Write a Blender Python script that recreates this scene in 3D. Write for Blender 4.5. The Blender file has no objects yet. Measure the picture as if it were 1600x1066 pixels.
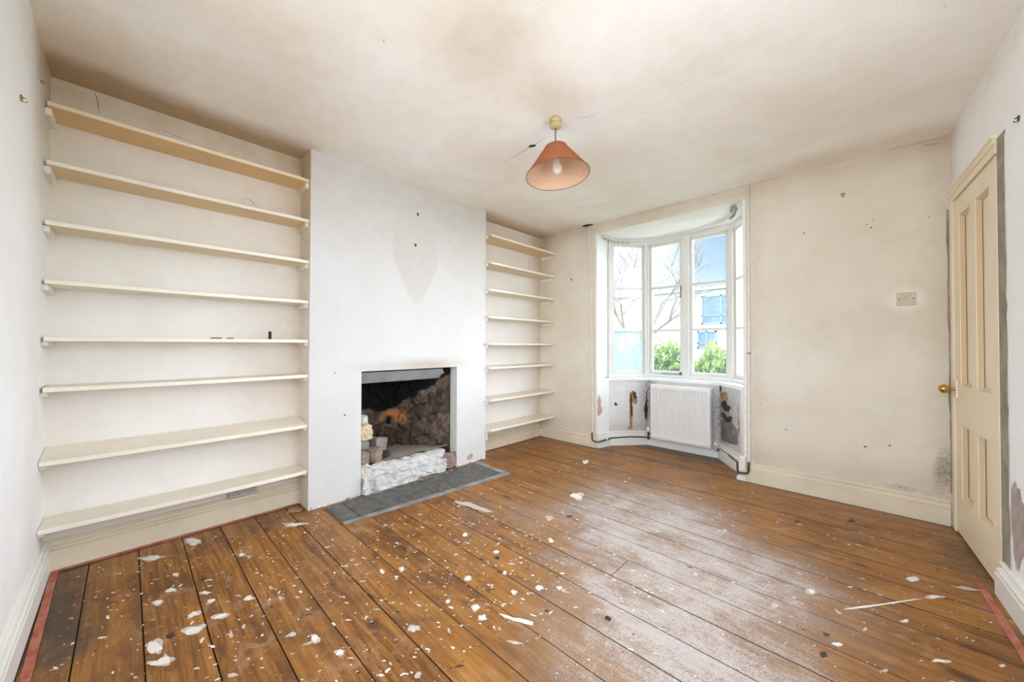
import bpy, bmesh, math, random
from mathutils import Vector, Matrix, noise
C = bpy.context.scene.collection
sc = bpy.context.scene
PI = math.pi

# ------------------------------------------------------------------ camera
cam_d = bpy.data.cameras.new('camera'); cam = bpy.data.objects.new('camera', cam_d); C.objects.link(cam)
cam_d.sensor_width = 36.0; cam_d.lens = 575.0 / 1600 * 36.0; cam_d.clip_start = 0.02; cam_d.clip_end = 300
yaw, pit, rol = math.radians(43.75), math.radians(0.68), math.radians(0.1)
F = Vector((-math.sin(yaw) * math.cos(pit), math.cos(yaw) * math.cos(pit), math.sin(pit)))
R0 = Vector((math.cos(yaw), math.sin(yaw), 0)); U0 = R0.cross(F)
Rv = R0 * math.cos(rol) + U0 * math.sin(rol); Uv = Rv.cross(F)
M = Matrix((Rv, Uv, -F)).transposed().to_4x4(); M.translation = Vector((0, 0, 1.13))
cam.matrix_world = M
sc.camera = cam
# ------------------------------------------------------------------ world (overcast sky with one blue gap, brightest behind and above the house)
SKY_LOW = 0.80; SKY_HIGH = 7.0
w = bpy.data.worlds.new('sky'); sc.world = w; w.use_nodes = True
wn, wl = w.node_tree.nodes, w.node_tree.links
wn.clear()
def wnode(t, **k):
    n = wn.new(t)
    for a, b in k.items(): setattr(n, a, b)
    return n
def wmath(op, a, b=None, clamp=False):
    n = wnode('ShaderNodeMath', operation=op); n.use_clamp = clamp
    for i, v in enumerate((a, b)):
        if v is None: continue
        if isinstance(v, (int, float)): n.inputs[i].default_value = v
        else: wl.new(v, n.inputs[i])
    return n.outputs[0]
tc = wnode('ShaderNodeTexCoord'); sep = wnode('ShaderNodeSeparateXYZ'); wl.new(tc.outputs['Generated'], sep.inputs[0])
def wdot(v):
    n = wnode('ShaderNodeVectorMath', operation='DOT_PRODUCT'); wl.new(tc.outputs['Generated'], n.inputs[0]); n.inputs[1].default_value = Vector(v).normalized(); return n.outputs['Value']
def wramp(fac, stops):
    r = wnode('ShaderNodeValToRGB'); wl.new(fac, r.inputs[0]); e = r.color_ramp.elements
    e[0].position, e[0].color = stops[0][0], (*stops[0][1], 1); e[1].position, e[1].color = stops[-1][0], (*stops[-1][1], 1)
    for p, c in stops[1:-1]:
        x = e.new(p); x.color = (*c, 1)
    return r.outputs[0]
up = wramp(sep.outputs[2], [(0.0, (0.0,) * 3), (0.27, (0.02,) * 3), (0.46, (1,) * 3), (1.0, (1,) * 3)])
back = wramp(wmath('ADD', wmath('MULTIPLY', wdot((0.5, -0.8, 0.3)), 0.5), 0.5), [(0.0, (0,) * 3), (0.35, (0.0,) * 3), (0.8, (1,) * 3), (1.0, (1,) * 3)])
side = wramp(wdot((0.46, 0.86, 0.16)), [(0.0, (0,) * 3), (0.80, (0.0,) * 3), (0.93, (1,) * 3), (1.0, (1,) * 3)])
bright = wmath('MAXIMUM', wmath('MAXIMUM', up, wmath('MULTIPLY', side, 2.2)), wmath('MULTIPLY', back, 0.8))
strength = wmath('ADD', wmath('MULTIPLY', bright, SKY_HIGH), SKY_LOW)
gap = wramp(wdot((-0.215, 1.0, 0.25)), [(0.0, (0,) * 3), (0.984, (0,) * 3), (0.9975, (1,) * 3), (1.0, (1,) * 3)])
nz = wnode('ShaderNodeTexNoise'); nz.inputs['Scale'].default_value = 5.0; nz.inputs['Detail'].default_value = 4; wl.new(tc.outputs['Generated'], nz.inputs['Vector'])
gapn = wmath('MULTIPLY', gap, wmath('ADD', nz.outputs[0], 0.45), True)
gapz = wmath('MULTIPLY', gapn, wramp(sep.outputs[2], [(0.0, (0,) * 3), (0.06, (0,) * 3), (0.15, (0.8,) * 3), (0.3, (1,) * 3)]))
def wmix(f, a, b):
    n = wnode('ShaderNodeMix', data_type='RGBA'); ins = {i.name: i for i in n.inputs if i.enabled}
    for k, v in (('Factor', f), ('A', a), ('B', b)):
        if isinstance(v, tuple): ins[k].default_value = (*v, 1)
        else: wl.new(v, ins[k])
    return [o for o in n.outputs if o.enabled][0]
skyc = wmix(bright, wmix(gapz, (0.82, 0.95, 1.12), (0.27, 0.42, 0.58)), (0.90, 0.97, 1.07))
bg = wnode('ShaderNodeBackground'); wl.new(skyc, bg.inputs[0]); wl.new(strength, bg.inputs[1])
wo = wnode('ShaderNodeOutputWorld'); wl.new(bg.outputs[0], wo.inputs[0])
# ------------------------------------------------------------------ exposure
sc.view_settings.view_transform = 'Standard'; sc.view_settings.look = 'None'
sc.view_settings.exposure = 0.56; sc.view_settings.gamma = 1.0; sc.view_settings.use_curve_mapping = False
sc.cycles.max_bounces = 14; sc.cycles.diffuse_bounces = 10; sc.cycles.transparent_max_bounces = 16
sc.cycles.sample_clamp_indirect = 6.0; sc.cycles.use_denoising = True
# daylight portals: they emit nothing, they only tell the renderer where the sky enters
def portal(name, loc, rz, sx, sy):
    l = bpy.data.lights.new(name, 'AREA'); l.shape = 'RECTANGLE'; l.size = sx; l.size_y = sy; l.cycles.is_portal = True
    o = bpy.data.objects.new(name, l); C.objects.link(o); o.location = loc
    o.rotation_euler = (PI / 2, 0, rz + PI)
    o.visible_camera = False
    return o

# ------------------------------------------------------------------ plan of the room (metres, camera at the origin)
H = 2.48
XA, XB = -2.95, -2.74          # alcove backs, chimney breast face
YL, Y1, Y2, YW = -0.28, 0.86, 2.482, 3.60
OX0, OX1 = -2.14, -0.74        # bay opening
HB = 2.37
S = [(-2.14, 3.6), (-2.10, 3.79), (-1.80, 4.14), (-1.06, 4.14), (-0.80, 3.79), (-0.74, 3.6)]   # wall below the sill
Wn = [(-2.136, 3.847), (-1.866, 4.26), (-0.96, 4.26), (-0.69, 3.847)]                            # plane of the windows
SILL = 0.765
def XR(y): return 0.40 + (3.6 - y) * 0.0588    # right wall

portal('daylight_portal', (-1.413, 4.40, 1.55), 0, 0.98, 1.62)
for (a, b) in ((Wn[0], Wn[1]), (Wn[2], Wn[3])):
    d = Vector((b[0] - a[0], b[1] - a[1])); m = Vector(((a[0] + b[0]) / 2, (a[1] + b[1]) / 2)); n = Vector((-d.y, d.x)).normalized()
    q = m + n * 0.14
    portal('daylight_portal', (q.x, q.y, 1.55), math.atan2(d.y, d.x), 0.62, 1.62)

FILL_BW = (-1.75, 0.35, 0.75, 2.15)      # added fill-light window behind the camera, in the left wall: x0, x1, z0, z1
FILL_RW = (0.25, 1.95, 0.75, 2.15)       # added fill-light window beside the camera, in the right wall: y0, y1, z0, z1
portal('daylight_portal', ((FILL_BW[0] + FILL_BW[1]) / 2, YL - 0.14, (FILL_BW[2] + FILL_BW[3]) / 2), PI, FILL_BW[1] - FILL_BW[0], FILL_BW[3] - FILL_BW[2])
portal('daylight_portal', (XR(1.1) + 0.16, (FILL_RW[0] + FILL_RW[1]) / 2, (FILL_RW[2] + FILL_RW[3]) / 2), -PI / 2, FILL_RW[1] - FILL_RW[0], FILL_RW[3] - FILL_RW[2])

# ------------------------------------------------------------------ materials
def new_mat(name):
    m = bpy.data.materials.new(name); m.use_nodes = True; nt = m.node_tree
    b = nt.nodes['Principled BSDF']; return m, nt, b
def N(nt, t, ins=None, **k):
    n = nt.nodes.new(t)
    for a, v in k.items(): setattr(n, a, v)
    for a, v in (ins or {}).items():
        s = n.inputs[a]
        if isinstance(v, bpy.types.NodeSocket): nt.links.new(v, s)
        else: s.default_value = v
    return n
def c4(c): return (c[0], c[1], c[2], 1)
def mathn(nt, op, a, b=0.0, clamp=False):
    n = N(nt, 'ShaderNodeMath', {0: a, 1: b}, operation=op); n.use_clamp = clamp; return n.outputs[0]
def mixn(nt, f, a, b, mode='MIX'):
    n = N(nt, 'ShaderNodeMix', None, data_type='RGBA', blend_type=mode)
    for k, v in (('Factor', f), ('A', a), ('B', b)):
        s = [i for i in n.inputs if i.name == k and i.enabled][0]
        if isinstance(v, bpy.types.NodeSocket): nt.links.new(v, s)
        else: s.default_value = v if k == 'Factor' else c4(v)
    return [o for o in n.outputs if o.enabled][0]
def ramp(nt, f, stops, interp='LINEAR'):
    r = N(nt, 'ShaderNodeValToRGB', {0: f}); r.color_ramp.interpolation = interp; e = r.color_ramp.elements
    def cc(c): return (c, c, c, 1) if isinstance(c, (int, float)) else c4(c)
    e[0].position, e[0].color = stops[0][0], cc(stops[0][1]); e[1].position, e[1].color = stops[-1][0], cc(stops[-1][1])
    for p, c in stops[1:-1]:
        x = e.new(p); x.color = cc(c)
    return r.outputs[0]
def nois(nt, vec, scale, detail=4.0, rough=0.55, dist=0.0):
    return N(nt, 'ShaderNodeTexNoise', {'Vector': vec, 'Scale': scale, 'Detail': detail, 'Roughness': rough, 'Distortion': dist}).outputs[0]
def bumpn(nt, h, strength, dist, b):
    bn = N(nt, 'ShaderNodeBump', {'Height': h, 'Strength': strength, 'Distance': dist}); nt.links.new(bn.outputs[0], b.inputs['Normal'])
def plain(name, col, rough=0.5, var=0.06, vscale=6.0, metal=0.0, bump=0.0, bscale=40.0, specks=0.0, speck_col=(0.12, 0.09, 0.06)):
    m, nt, b = new_mat(name)
    g = N(nt, 'ShaderNodeNewGeometry').outputs['Position']
    n1 = nois(nt, g, vscale, 5)
    c = mixn(nt, ramp(nt, n1, [(0.3, 0), (0.7, 1)]), tuple(x * (1 - var) for x in col), tuple(min(1, x * (1 + var)) for x in col))
    if specks:
        n2 = nois(nt, g, 55, 3, 0.7)
        c = mixn(nt, mathn(nt, 'MULTIPLY', ramp(nt, n2, [(0.66, 0), (0.72, 1)]), specks), c, speck_col)
    nt.links.new(c, b.inputs['Base Color']); b.inputs['Roughness'].default_value = rough; b.inputs['Metallic'].default_value = metal
    if bump: bumpn(nt, nois(nt, g, bscale, 4), bump, 0.004, b)
    return m
def wall_mat(name, base, alt, brown=(0.42, 0.29, 0.16), mould=(0.13, 0.12, 0.11), fresh=(0.88, 0.88, 0.86), bump=0.25, blot=1.0):
    """old distemper: blotches from noise, plus stains whose places come from the 'stain' attribute"""
    m, nt, b = new_mat(name)
    g = N(nt, 'ShaderNodeNewGeometry').outputs['Position']
    n1 = nois(nt, g, 1.7, 6, 0.6, 0.4); n2 = nois(nt, g, 9, 6, 0.65); n3 = nois(nt, g, 45, 4, 0.7)
    c = mixn(nt, ramp(nt, n1, [(0.36, 0), (0.66, blot)]), base, alt)
    c = mixn(nt, mathn(nt, 'MULTIPLY', ramp(nt, n2, [(0.45, 0), (0.75, 1)]), 0.18 * blot), c, tuple(x * 0.8 for x in alt))
    at = N(nt, 'ShaderNodeAttribute', None, attribute_name='stain').outputs['Color']
    sp = N(nt, 'ShaderNodeSeparateColor', {0: at})
    def masked(v, lo, hi):
        return ramp(nt, mathn(nt, 'MULTIPLY', v, mathn(nt, 'ADD', mathn(nt, 'MULTIPLY', n2, 0.9), 0.55)), [(lo, 0), (hi, 1)])
    c = mixn(nt, masked(sp.outputs[2], 0.1, 0.5), c, fresh)
    c = mixn(nt, mathn(nt, 'MULTIPLY', masked(sp.outputs[0], 0.02, 1.0), 1.0), c, brown)
    rough_m = mathn(nt, 'MULTIPLY', sp.outputs[1], mathn(nt, 'MULTIPLY', n3, 2.0))
    c = mixn(nt, ramp(nt, rough_m, [(0.25, 0), (0.75, 1)]), c, mould)
    sk = nois(nt, g, 28, 2, 0.6)
    c = mixn(nt, mathn(nt, 'MULTIPLY', ramp(nt, sk, [(0.765, 0), (0.78, 1)]), 0.5), c, (0.2, 0.15, 0.1))
    nt.links.new(c, b.inputs['Base Color']); b.inputs['Roughness'].default_value = 0.85
    hh = mathn(nt, 'ADD', mathn(nt, 'MULTIPLY', n2, 1.0), mathn(nt, 'MULTIPLY', n3, 0.25))
    bumpn(nt, hh, bump, 0.012, b)
    return m

M_LEFT = wall_mat('left_wall_paint', (0.85, 0.865, 0.88), (0.82, 0.83, 0.82))
M_ALC = wall_mat('alcove_paint', (0.86, 0.85, 0.825), (0.82, 0.79, 0.74), brown=(0.50, 0.36, 0.19))
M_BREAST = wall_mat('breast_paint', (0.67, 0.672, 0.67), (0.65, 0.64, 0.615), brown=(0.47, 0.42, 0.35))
M_FRONT = wall_mat('window_wall_paint', (0.76, 0.715, 0.62), (0.70, 0.635, 0.52), brown=(0.40, 0.29, 0.18), mould=(0.20, 0.17, 0.145), bump=0.4)
M_RIGHT = wall_mat('right_wall_paint', (0.88, 0.89, 0.895), (0.86, 0.855, 0.84))
M_CEIL = wall_mat('ceiling_paint', (0.90, 0.88, 0.84), (0.84, 0.78, 0.69), brown=(0.50, 0.38, 0.24), bump=0.2)
M_BAY = wall_mat('bay_peeling_paint', (0.78, 0.78, 0.78), (0.60, 0.59, 0.58), mould=(0.24, 0.225, 0.21), bump=1.0)
M_SKIRT = plain('skirting_cream_gloss', (0.73, 0.65, 0.50), 0.4, 0.08, 4, specks=0.35, bump=0.1)
M_SKIRTW = plain('skirting_white_gloss', (0.80, 0.79, 0.74), 0.4, 0.06, 4, specks=0.25, bump=0.1)
M_SHELFC = [plain('shelf_paint_%s' % n, c, 0.5, 0.06, 3.0, specks=0.2, speck_col=(0.5, 0.4, 0.28)) for n, c in
            (('ochre', (0.72, 0.51, 0.26)), ('tan', (0.72, 0.56, 0.34)), ('cream', (0.74, 0.63, 0.45)), ('pale', (0.80, 0.74, 0.63)))]
M_NOSE = plain('shelf_nosing_paint', (0.88, 0.82, 0.70), 0.45, 0.04, 5)
M_BATTEN = plain('shelf_batten_paint', (0.78, 0.72, 0.60), 0.5, 0.08, 9, specks=0.3)
M_WHITE = plain('window_white_gloss', (0.70, 0.685, 0.65), 0.35, 0.03, 5)
M_SILL = plain('sill_white_gloss', (0.86, 0.87, 0.87), 0.3, 0.02, 5)
M_DOOR = plain('door_cream_paint', (0.80, 0.70, 0.52), 0.42, 0.05, 2.5, specks=0.1)
M_DOORSHADE = plain('door_moulding_shade_paint', (0.62, 0.48, 0.30), 0.45, 0.05, 3)  # darker door cream; shade of the sunk panel edges is in the colour
M_RAD = plain('radiator_enamel', (0.82, 0.81, 0.79), 0.3, 0.02, 4)
M_PIPEW = plain('pipe_white_paint', (0.78, 0.76, 0.70), 0.4, 0.08, 20, specks=0.3)
M_PIPED = plain('pipe_dark_bare', (0.06, 0.05, 0.045), 0.45, 0.3, 30)
M_BLACK = plain('soot_black', (0.015, 0.014, 0.013), 0.8, 0.3, 20)
M_BRASS = plain('polished_brass', (0.62, 0.38, 0.10), 0.22, 0.1, 30, metal=1.0)
M_PLATE = plain('aged_switch_plastic', (0.52, 0.45, 0.32), 0.35, 0.04, 30)
M_SOCK = plain('grey_socket_plastic', (0.50, 0.475, 0.45), 0.35, 0.04, 30)
M_ROSE = plain('ceiling_rose_cream', (0.50, 0.38, 0.18), 0.4, 0.05, 30)
M_CORD = plain('brown_flex', (0.14, 0.075, 0.05), 0.6, 0.1, 30)
M_METALG = plain('galvanised_plate', (0.42, 0.45, 0.46), 0.45, 0.15, 12, metal=0.3, bump=0.1)
M_SLATE = plain('hearth_slate', (0.10, 0.105, 0.105), 0.5, 0.75, 7, bump=0.4, bscale=18, specks=0.6, speck_col=(0.55, 0.52, 0.47))
M_SLATEB = plain('hearth_slate_edging', (0.25, 0.25, 0.24), 0.6, 0.4, 9, bump=0.3, specks=0.4, speck_col=(0.62, 0.6, 0.55))
M_TRACK = plain('curtain_track_plastic', (0.62, 0.62, 0.60), 0.4, 0.04, 20)
M_TRACKO = plain('curtain_runner_old', (0.36, 0.33, 0.22), 0.6, 0.3, 30)
M_PLASTER = plain('bare_pink_plaster', (0.50, 0.35, 0.29), 0.9, 0.2, 14, bump=0.8, bscale=60)
M_PLASTER2 = plain('bare_grey_plaster', (0.40, 0.33, 0.30), 0.9, 0.25, 16, bump=0.9, bscale=50)
M_RAWWOOD = plain('bare_brown_timber', (0.36, 0.22, 0.11), 0.8, 0.4, 25, bump=0.5)
M_HOLE_SHADE = plain('hole_and_shade_dark', (0.045, 0.03, 0.02), 0.9, 0.4, 30)  # real holes, and the painted shadow strip beside the left skirting
M_DAMP = plain('damp_grey_render', (0.16, 0.155, 0.15), 0.8, 0.35, 12, bump=0.4)
M_STRIP = plain('bare_wall_edge', (0.28, 0.25, 0.19), 0.9, 0.3, 9, bump=0.9, bscale=35, specks=0.5)

def floor_mat():
    m, nt, b = new_mat('old_pine_boards')
    g = N(nt, 'ShaderNodeNewGeometry').outputs['Position']
    at = N(nt, 'ShaderNodeAttribute', None, attribute_name='board')
    sp = N(nt, 'ShaderNodeSeparateColor', {0: at.outputs['Color']})
    rnd, wear, edge = sp.outputs[0], sp.outputs[1], sp.outputs[2]
    off = N(nt, 'ShaderNodeCombineXYZ', {0: mathn(nt, 'MULTIPLY', rnd, 31.0), 1: mathn(nt, 'MULTIPLY', rnd, 17.0), 2: 0.0}).outputs[0]
    p = N(nt, 'ShaderNodeVectorMath', {0: g, 1: off}, operation='ADD').outputs[0]
    pm = N(nt, 'ShaderNodeMapping', {'Vector': p, 'Scale': (1.3, 22.0, 1.0)}).outputs[0]
    pm2 = N(nt, 'ShaderNodeMapping', {'Vector': p, 'Scale': (3.0, 120.0, 1.0)}).outputs[0]
    grain = nois(nt, pm, 1.6, 7, 0.62, 1.2); fine = nois(nt, pm2, 1.0, 3, 0.6, 0.3)
    mott = nois(nt, p, 3.0, 6, 0.65, 0.6); mid = nois(nt, g, 14, 6, 0.7)
    c = ramp(nt, grain, [(0.27, (0.085, 0.030, 0.009)), (0.43, (0.22, 0.086, 0.017)), (0.57, (0.39, 0.168, 0.031)), (0.75, (0.56, 0.285, 0.06))])
    c = mixn(nt, mathn(nt, 'MULTIPLY', fine, 0.45), c, (0.14, 0.055, 0.02))
    tone = mathn(nt, 'MULTIPLY', ramp(nt, rnd, [(0.0, 0.0), (1.0, 1.0)]), 0.45)
    c = mixn(nt, tone, c, (0.38, 0.175, 0.05))
    # knots
    kn = N(nt, 'ShaderNodeTexVoronoi', {'Vector': N(nt, 'ShaderNodeMapping', {'Vector': p, 'Scale': (2.2, 6.0, 1.0)}).outputs[0], 'Scale': 1.0}, feature='F1')
    c = mixn(nt, mathn(nt, 'MULTIPLY', ramp(nt, kn.outputs['Distance'], [(0.06, 1), (0.15, 0)]), 0.85), c, (0.05, 0.018, 0.008))
    flk = nois(nt, N(nt, 'ShaderNodeMapping', {'Vector': g, 'Scale': (1.0, 2.6, 1.0)}).outputs[0], 30, 4, 0.7)
    c = mixn(nt, mathn(nt, 'MULTIPLY', ramp(nt, flk, [(0.66, 0), (0.71, 1)]), 0.75), c, (0.06, 0.028, 0.014))
    # dark ingrained dirt, then the darker floor edges
    c = mixn(nt, mathn(nt, 'MULTIPLY', ramp(nt, mott, [(0.46, 0), (0.68, 1)]), 0.7), c, (0.10, 0.045, 0.022))
    blot = nois(nt, N(nt, 'ShaderNodeMapping', {'Vector': g, 'Scale': (1.0, 1.6, 1.0)}).outputs[0], 6.5, 7, 0.72, 0.8)
    c = mixn(nt, mathn(nt, 'MULTIPLY', ramp(nt, blot, [(0.54, 0), (0.66, 1)]), 0.5), c, (0.42, 0.27, 0.17))
    c = mixn(nt, mathn(nt, 'MULTIPLY', ramp(nt, blot, [(0.32, 1), (0.42, 0)]), 0.6), c, (0.07, 0.03, 0.018))
    c = mixn(nt, mathn(nt, 'MULTIPLY', ramp(nt, mathn(nt, 'MULTIPLY', mathn(nt, 'ADD', mid, 0.3), edge), [(0.25, 0), (0.7, 1)]), 0.85), c, (0.07, 0.055, 0.045))  # edge mask also paints contact shade under the front skirting
    # varnish worn away: grey boards, then whitewash film
    we = mathn(nt, 'MULTIPLY', wear, mathn(nt, 'ADD', mathn(nt, 'MULTIPLY', mott, 1.2), 0.35))
    c = mixn(nt, ramp(nt, we, [(0.15, 0), (0.62, 0.80)]), c, (0.28, 0.185, 0.125))
    film = mathn(nt, 'MULTIPLY', we, mathn(nt, 'ADD', mathn(nt, 'MULTIPLY', mathn(nt, 'MULTIPLY', mid, grain), 2.4), 0.2))
    wv = N(nt, 'ShaderNodeTexWave', {'Vector': N(nt, 'ShaderNodeMapping', {'Vector': g, 'Rotation': (0, 0, 0.5)}).outputs[0], 'Scale': 34.0, 'Distortion': 14.0, 'Detail': 4.0, 'Detail Scale': 2.2}).outputs[1]
    scr = nois(nt, N(nt, 'ShaderNodeMapping', {'Vector': p, 'Scale': (1.6, 13.0, 1.0)}).outputs[0], 3.0, 8, 0.75, 0.8)
    big = nois(nt, g, 4.2, 5, 0.7, 0.5)
    tex = mathn(nt, 'MULTIPLY', mathn(nt, 'ADD', mathn(nt, 'MULTIPLY', wv, 0.35), mathn(nt, 'ADD', mathn(nt, 'MULTIPLY', scr, 1.1), -0.15)), mathn(nt, 'ADD', mathn(nt, 'MULTIPLY', big, 1.5), -0.05))
    film2 = mathn(nt, 'MULTIPLY', mathn(nt, 'MULTIPLY', we, tex), 2.1)
    c = mixn(nt, ramp(nt, film2, [(0.36, 0), (0.95, 0.85)]), c, (0.55, 0.51, 0.49))
    # fine paint spatter
    sc1 = N(nt, 'ShaderNodeTexVoronoi', {'Vector': g, 'Scale': 30.0}, feature='F1')
    spk = ramp(nt, sc1.outputs['Distance'], [(0.06, 1), (0.085, 0)])
    sel = ramp(nt, N(nt, 'ShaderNodeSeparateColor', {0: sc1.outputs['Color']}).outputs[0], [(0.60, 0), (0.62, 1)])
    c = mixn(nt, mathn(nt, 'MULTIPLY', mathn(nt, 'MULTIPLY', spk, sel), 0.8), c, (0.74, 0.70, 0.63))
    streak = nois(nt, N(nt, 'ShaderNodeMapping', {'Vector': g, 'Scale': (1.0, 0.35, 1.0), 'Rotation': (0, 0, 0.6)}).outputs[0], 16, 5, 0.7, 0.5)
    c = mixn(nt, mathn(nt, 'MULTIPLY', ramp(nt, streak, [(0.66, 0), (0.74, 1)]), 0.5), c, (0.62, 0.55, 0.48))
    nt.links.new(c, b.inputs['Base Color'])
    r = mathn(nt, 'ADD', mathn(nt, 'MULTIPLY', mid, 0.3), 0.22)
    nt.links.new(mathn(nt, 'ADD', r, mathn(nt, 'MULTIPLY', we, 0.2)), b.inputs['Roughness'])
    b.inputs['Specular IOR Level'].default_value = 0.26
    bumpn(nt, mathn(nt, 'ADD', mathn(nt, 'MULTIPLY', grain, 0.6), mathn(nt, 'MULTIPLY', mid, 0.6)), 0.35, 0.006, b)
    return m
M_FLOOR = floor_mat()
M_SPLW = plain('white_paint_splash', (0.78, 0.76, 0.71), 0.5, 0.08, 40)
M_SPLG = plain('thin_grey_paint_smear', (0.55, 0.48, 0.42), 0.5, 0.2, 60)
M_SPLK = plain('dark_mark', (0.05, 0.035, 0.025), 0.6, 0.3, 40)

def firebox_mat():
    m, nt, b = new_mat('sooty_rubble')
    g = N(nt, 'ShaderNodeNewGeometry').outputs['Position']
    gd = N(nt, 'ShaderNodeVectorMath', {0: g, 1: N(nt, 'ShaderNodeTexNoise', {'Vector': g, 'Scale': 9.0, 'Detail': 3.0}).outputs['Color']}, operation='ADD').outputs[0]
    v = N(nt, 'ShaderNodeTexVoronoi', {'Vector': g, 'Scale': 6.5, 'Randomness': 1.0}, feature='F1')
    s3 = N(nt, 'ShaderNodeSeparateColor', {0: v.outputs['Color']})
    n1 = nois(nt, g, 16, 6, 0.7); n2 = nois(nt, g, 5, 4, 0.6)
    c = ramp(nt, s3.outputs[0], [(0.0, (0.09, 0.055, 0.038)), (0.35, (0.13, 0.092, 0.068)), (0.65, (0.20, 0.15, 0.115)), (1.0, (0.11, 0.088, 0.07))])
    c = mixn(nt, ramp(nt, n1, [(0.42, 0), (0.62, 0.85)]), c, (0.06, 0.035, 0.022))
    vd = N(nt, 'ShaderNodeTexVoronoi', {'Vector': g, 'Scale': 6.5}, feature='DISTANCE_TO_EDGE')
    c = mixn(nt, ramp(nt, vd.outputs['Distance'], [(0.0, 0.6), (0.05, 0)]), c, (0.05, 0.035, 0.025))
    at = N(nt, 'ShaderNodeAttribute', None, attribute_name='stain')
    sp = N(nt, 'ShaderNodeSeparateColor', {0: at.outputs['Color']})
    c = mixn(nt, ramp(nt, mathn(nt, 'MULTIPLY', sp.outputs[1], mathn(nt, 'ADD', n1, 0.5)), [(0.45, 0), (0.85, 0.9)]), c, (0.50, 0.20, 0.06))
    c = mixn(nt, ramp(nt, mathn(nt, 'ADD', sp.outputs[0], mathn(nt, 'MULTIPLY', mathn(nt, 'SUBTRACT', n2, 0.5), 1.1)), [(0.42, 0), (0.58, 1)]), c, (0.006, 0.007, 0.0065))
    nt.links.new(c, b.inputs['Base Color']); b.inputs['Roughness'].default_value = 0.9; b.inputs['Specular IOR Level'].default_value = 0.25
    bumpn(nt, mathn(nt, 'ADD', mathn(nt, 'MULTIPLY', ramp(nt, vd.outputs['Distance'], [(0, 0), (0.15, 1)]), 1.0), n1), 0.9, 0.02, b)
    return m
M_FIRE = firebox_mat()
def stone_mat(name, c1, c2, rough=0.85):
    m, nt, b = new_mat(name)
    g = N(nt, 'ShaderNodeTexCoord').outputs['Object']
    n1 = nois(nt, g, 14, 6, 0.7); n2 = nois(nt, g, 60, 4, 0.7)
    c = mixn(nt, ramp(nt, n1, [(0.35, 0), (0.65, 1)]), c1, c2)
    nt.links.new(c, b.inputs['Base Color']); b.inputs['Roughness'].default_value = rough
    bumpn(nt, mathn(nt, 'ADD', n1, mathn(nt, 'MULTIPLY', n2, 0.5)), 0.8, 0.008, b)
    return m
M_LIME = stone_mat('whitewashed_rubble', (0.68, 0.68, 0.67), (0.50, 0.48, 0.45))
M_SLATE = stone_mat('hearth_slate_worn', (0.055, 0.06, 0.06), (0.17, 0.155, 0.13), 0.55)
M_ASH = stone_mat('ashy_hearth_top', (0.36, 0.31, 0.25), (0.24, 0.20, 0.16))
M_ST = {'tan': stone_mat('tan_stone', (0.62, 0.47, 0.31), (0.75, 0.62, 0.45)), 'brown': stone_mat('brown_stone', (0.22, 0.155, 0.12), (0.36, 0.27, 0.21)),
        'grey': stone_mat('grey_stone', (0.20, 0.185, 0.16), (0.33, 0.30, 0.26)), 'purple': stone_mat('purple_brown_stone', (0.24, 0.16, 0.14), (0.36, 0.26, 0.23)),
        'pale': stone_mat('pale_rubble', (0.60, 0.54, 0.45), (0.70, 0.67, 0.60)), 'black': stone_mat('charred_stone', (0.02, 0.02, 0.02), (0.06, 0.055, 0.05))}
def gripper_mat():
    m, nt, b = new_mat('red_printed_strip')
    g = N(nt, 'ShaderNodeTexCoord').outputs['Object']
    n1 = nois(nt, g, 9, 4, 0.7); w_ = N(nt, 'ShaderNodeTexWave', {'Vector': g, 'Scale': 38.0, 'Distortion': 1.5, 'Detail': 2.0}, bands_direction='X').outputs[1]
    c = mixn(nt, mathn(nt, 'MULTIPLY', ramp(nt, w_, [(0.5, 0), (0.75, 1)]), ramp(nt, n1, [(0.4, 0.0), (0.55, 0.9)])), (0.38, 0.085, 0.045), (0.60, 0.36, 0.26))
    nt.links.new(c, b.inputs['Base Color']); b.inputs['Roughness'].default_value = 0.7
    return m
M_GRIP = gripper_mat()
def glass_mat(name, tint=(1, 1, 1), haze=0.0, hazecol=(0.7, 0.95, 1.0), pattern=False):
    m = bpy.data.materials.new(name); m.use_nodes = True; nt = m.node_tree; nt.nodes.clear()
    tr = N(nt, 'ShaderNodeBsdfTransparent', {'Color': c4(tint)}); gl = N(nt, 'ShaderNodeBsdfGlossy', {'Roughness': 0.02})
    fr = N(nt, 'ShaderNodeFresnel', {'IOR': 1.45})
    mx = N(nt, 'ShaderNodeMixShader', {0: mathn(nt, 'MULTIPLY', fr.outputs[0], 0.6)}); nt.links.new(tr.outputs[0], mx.inputs[1]); nt.links.new(gl.outputs[0], mx.inputs[2])
    out = N(nt, 'ShaderNodeOutputMaterial'); last = mx.outputs[0]
    if haze:
        tl = N(nt, 'ShaderNodeBsdfTranslucent', {'Color': c4(hazecol)})
        h = haze
        if pattern:
            g = N(nt, 'ShaderNodeNewGeometry').outputs['Position']
            h = mathn(nt, 'MULTIPLY', ramp(nt, nois(nt, g, 7, 5, 0.6, 1.0), [(0.3, 0.45), (0.6, 1)]), haze)
        m2 = N(nt, 'ShaderNodeMixShader', {0: h}); nt.links.new(last, m2.inputs[1]); nt.links.new(tl.outputs[0], m2.inputs[2]); last = m2.outputs[0]
    nt.links.new(last, out.inputs[0]); return m
M_GLASS = glass_mat('window_glass', haze=0.018, pattern=True)
M_GLASSF = glass_mat('misted_glass', haze=0.85, hazecol=(0.36, 0.60, 0.64), pattern=True)
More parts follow.
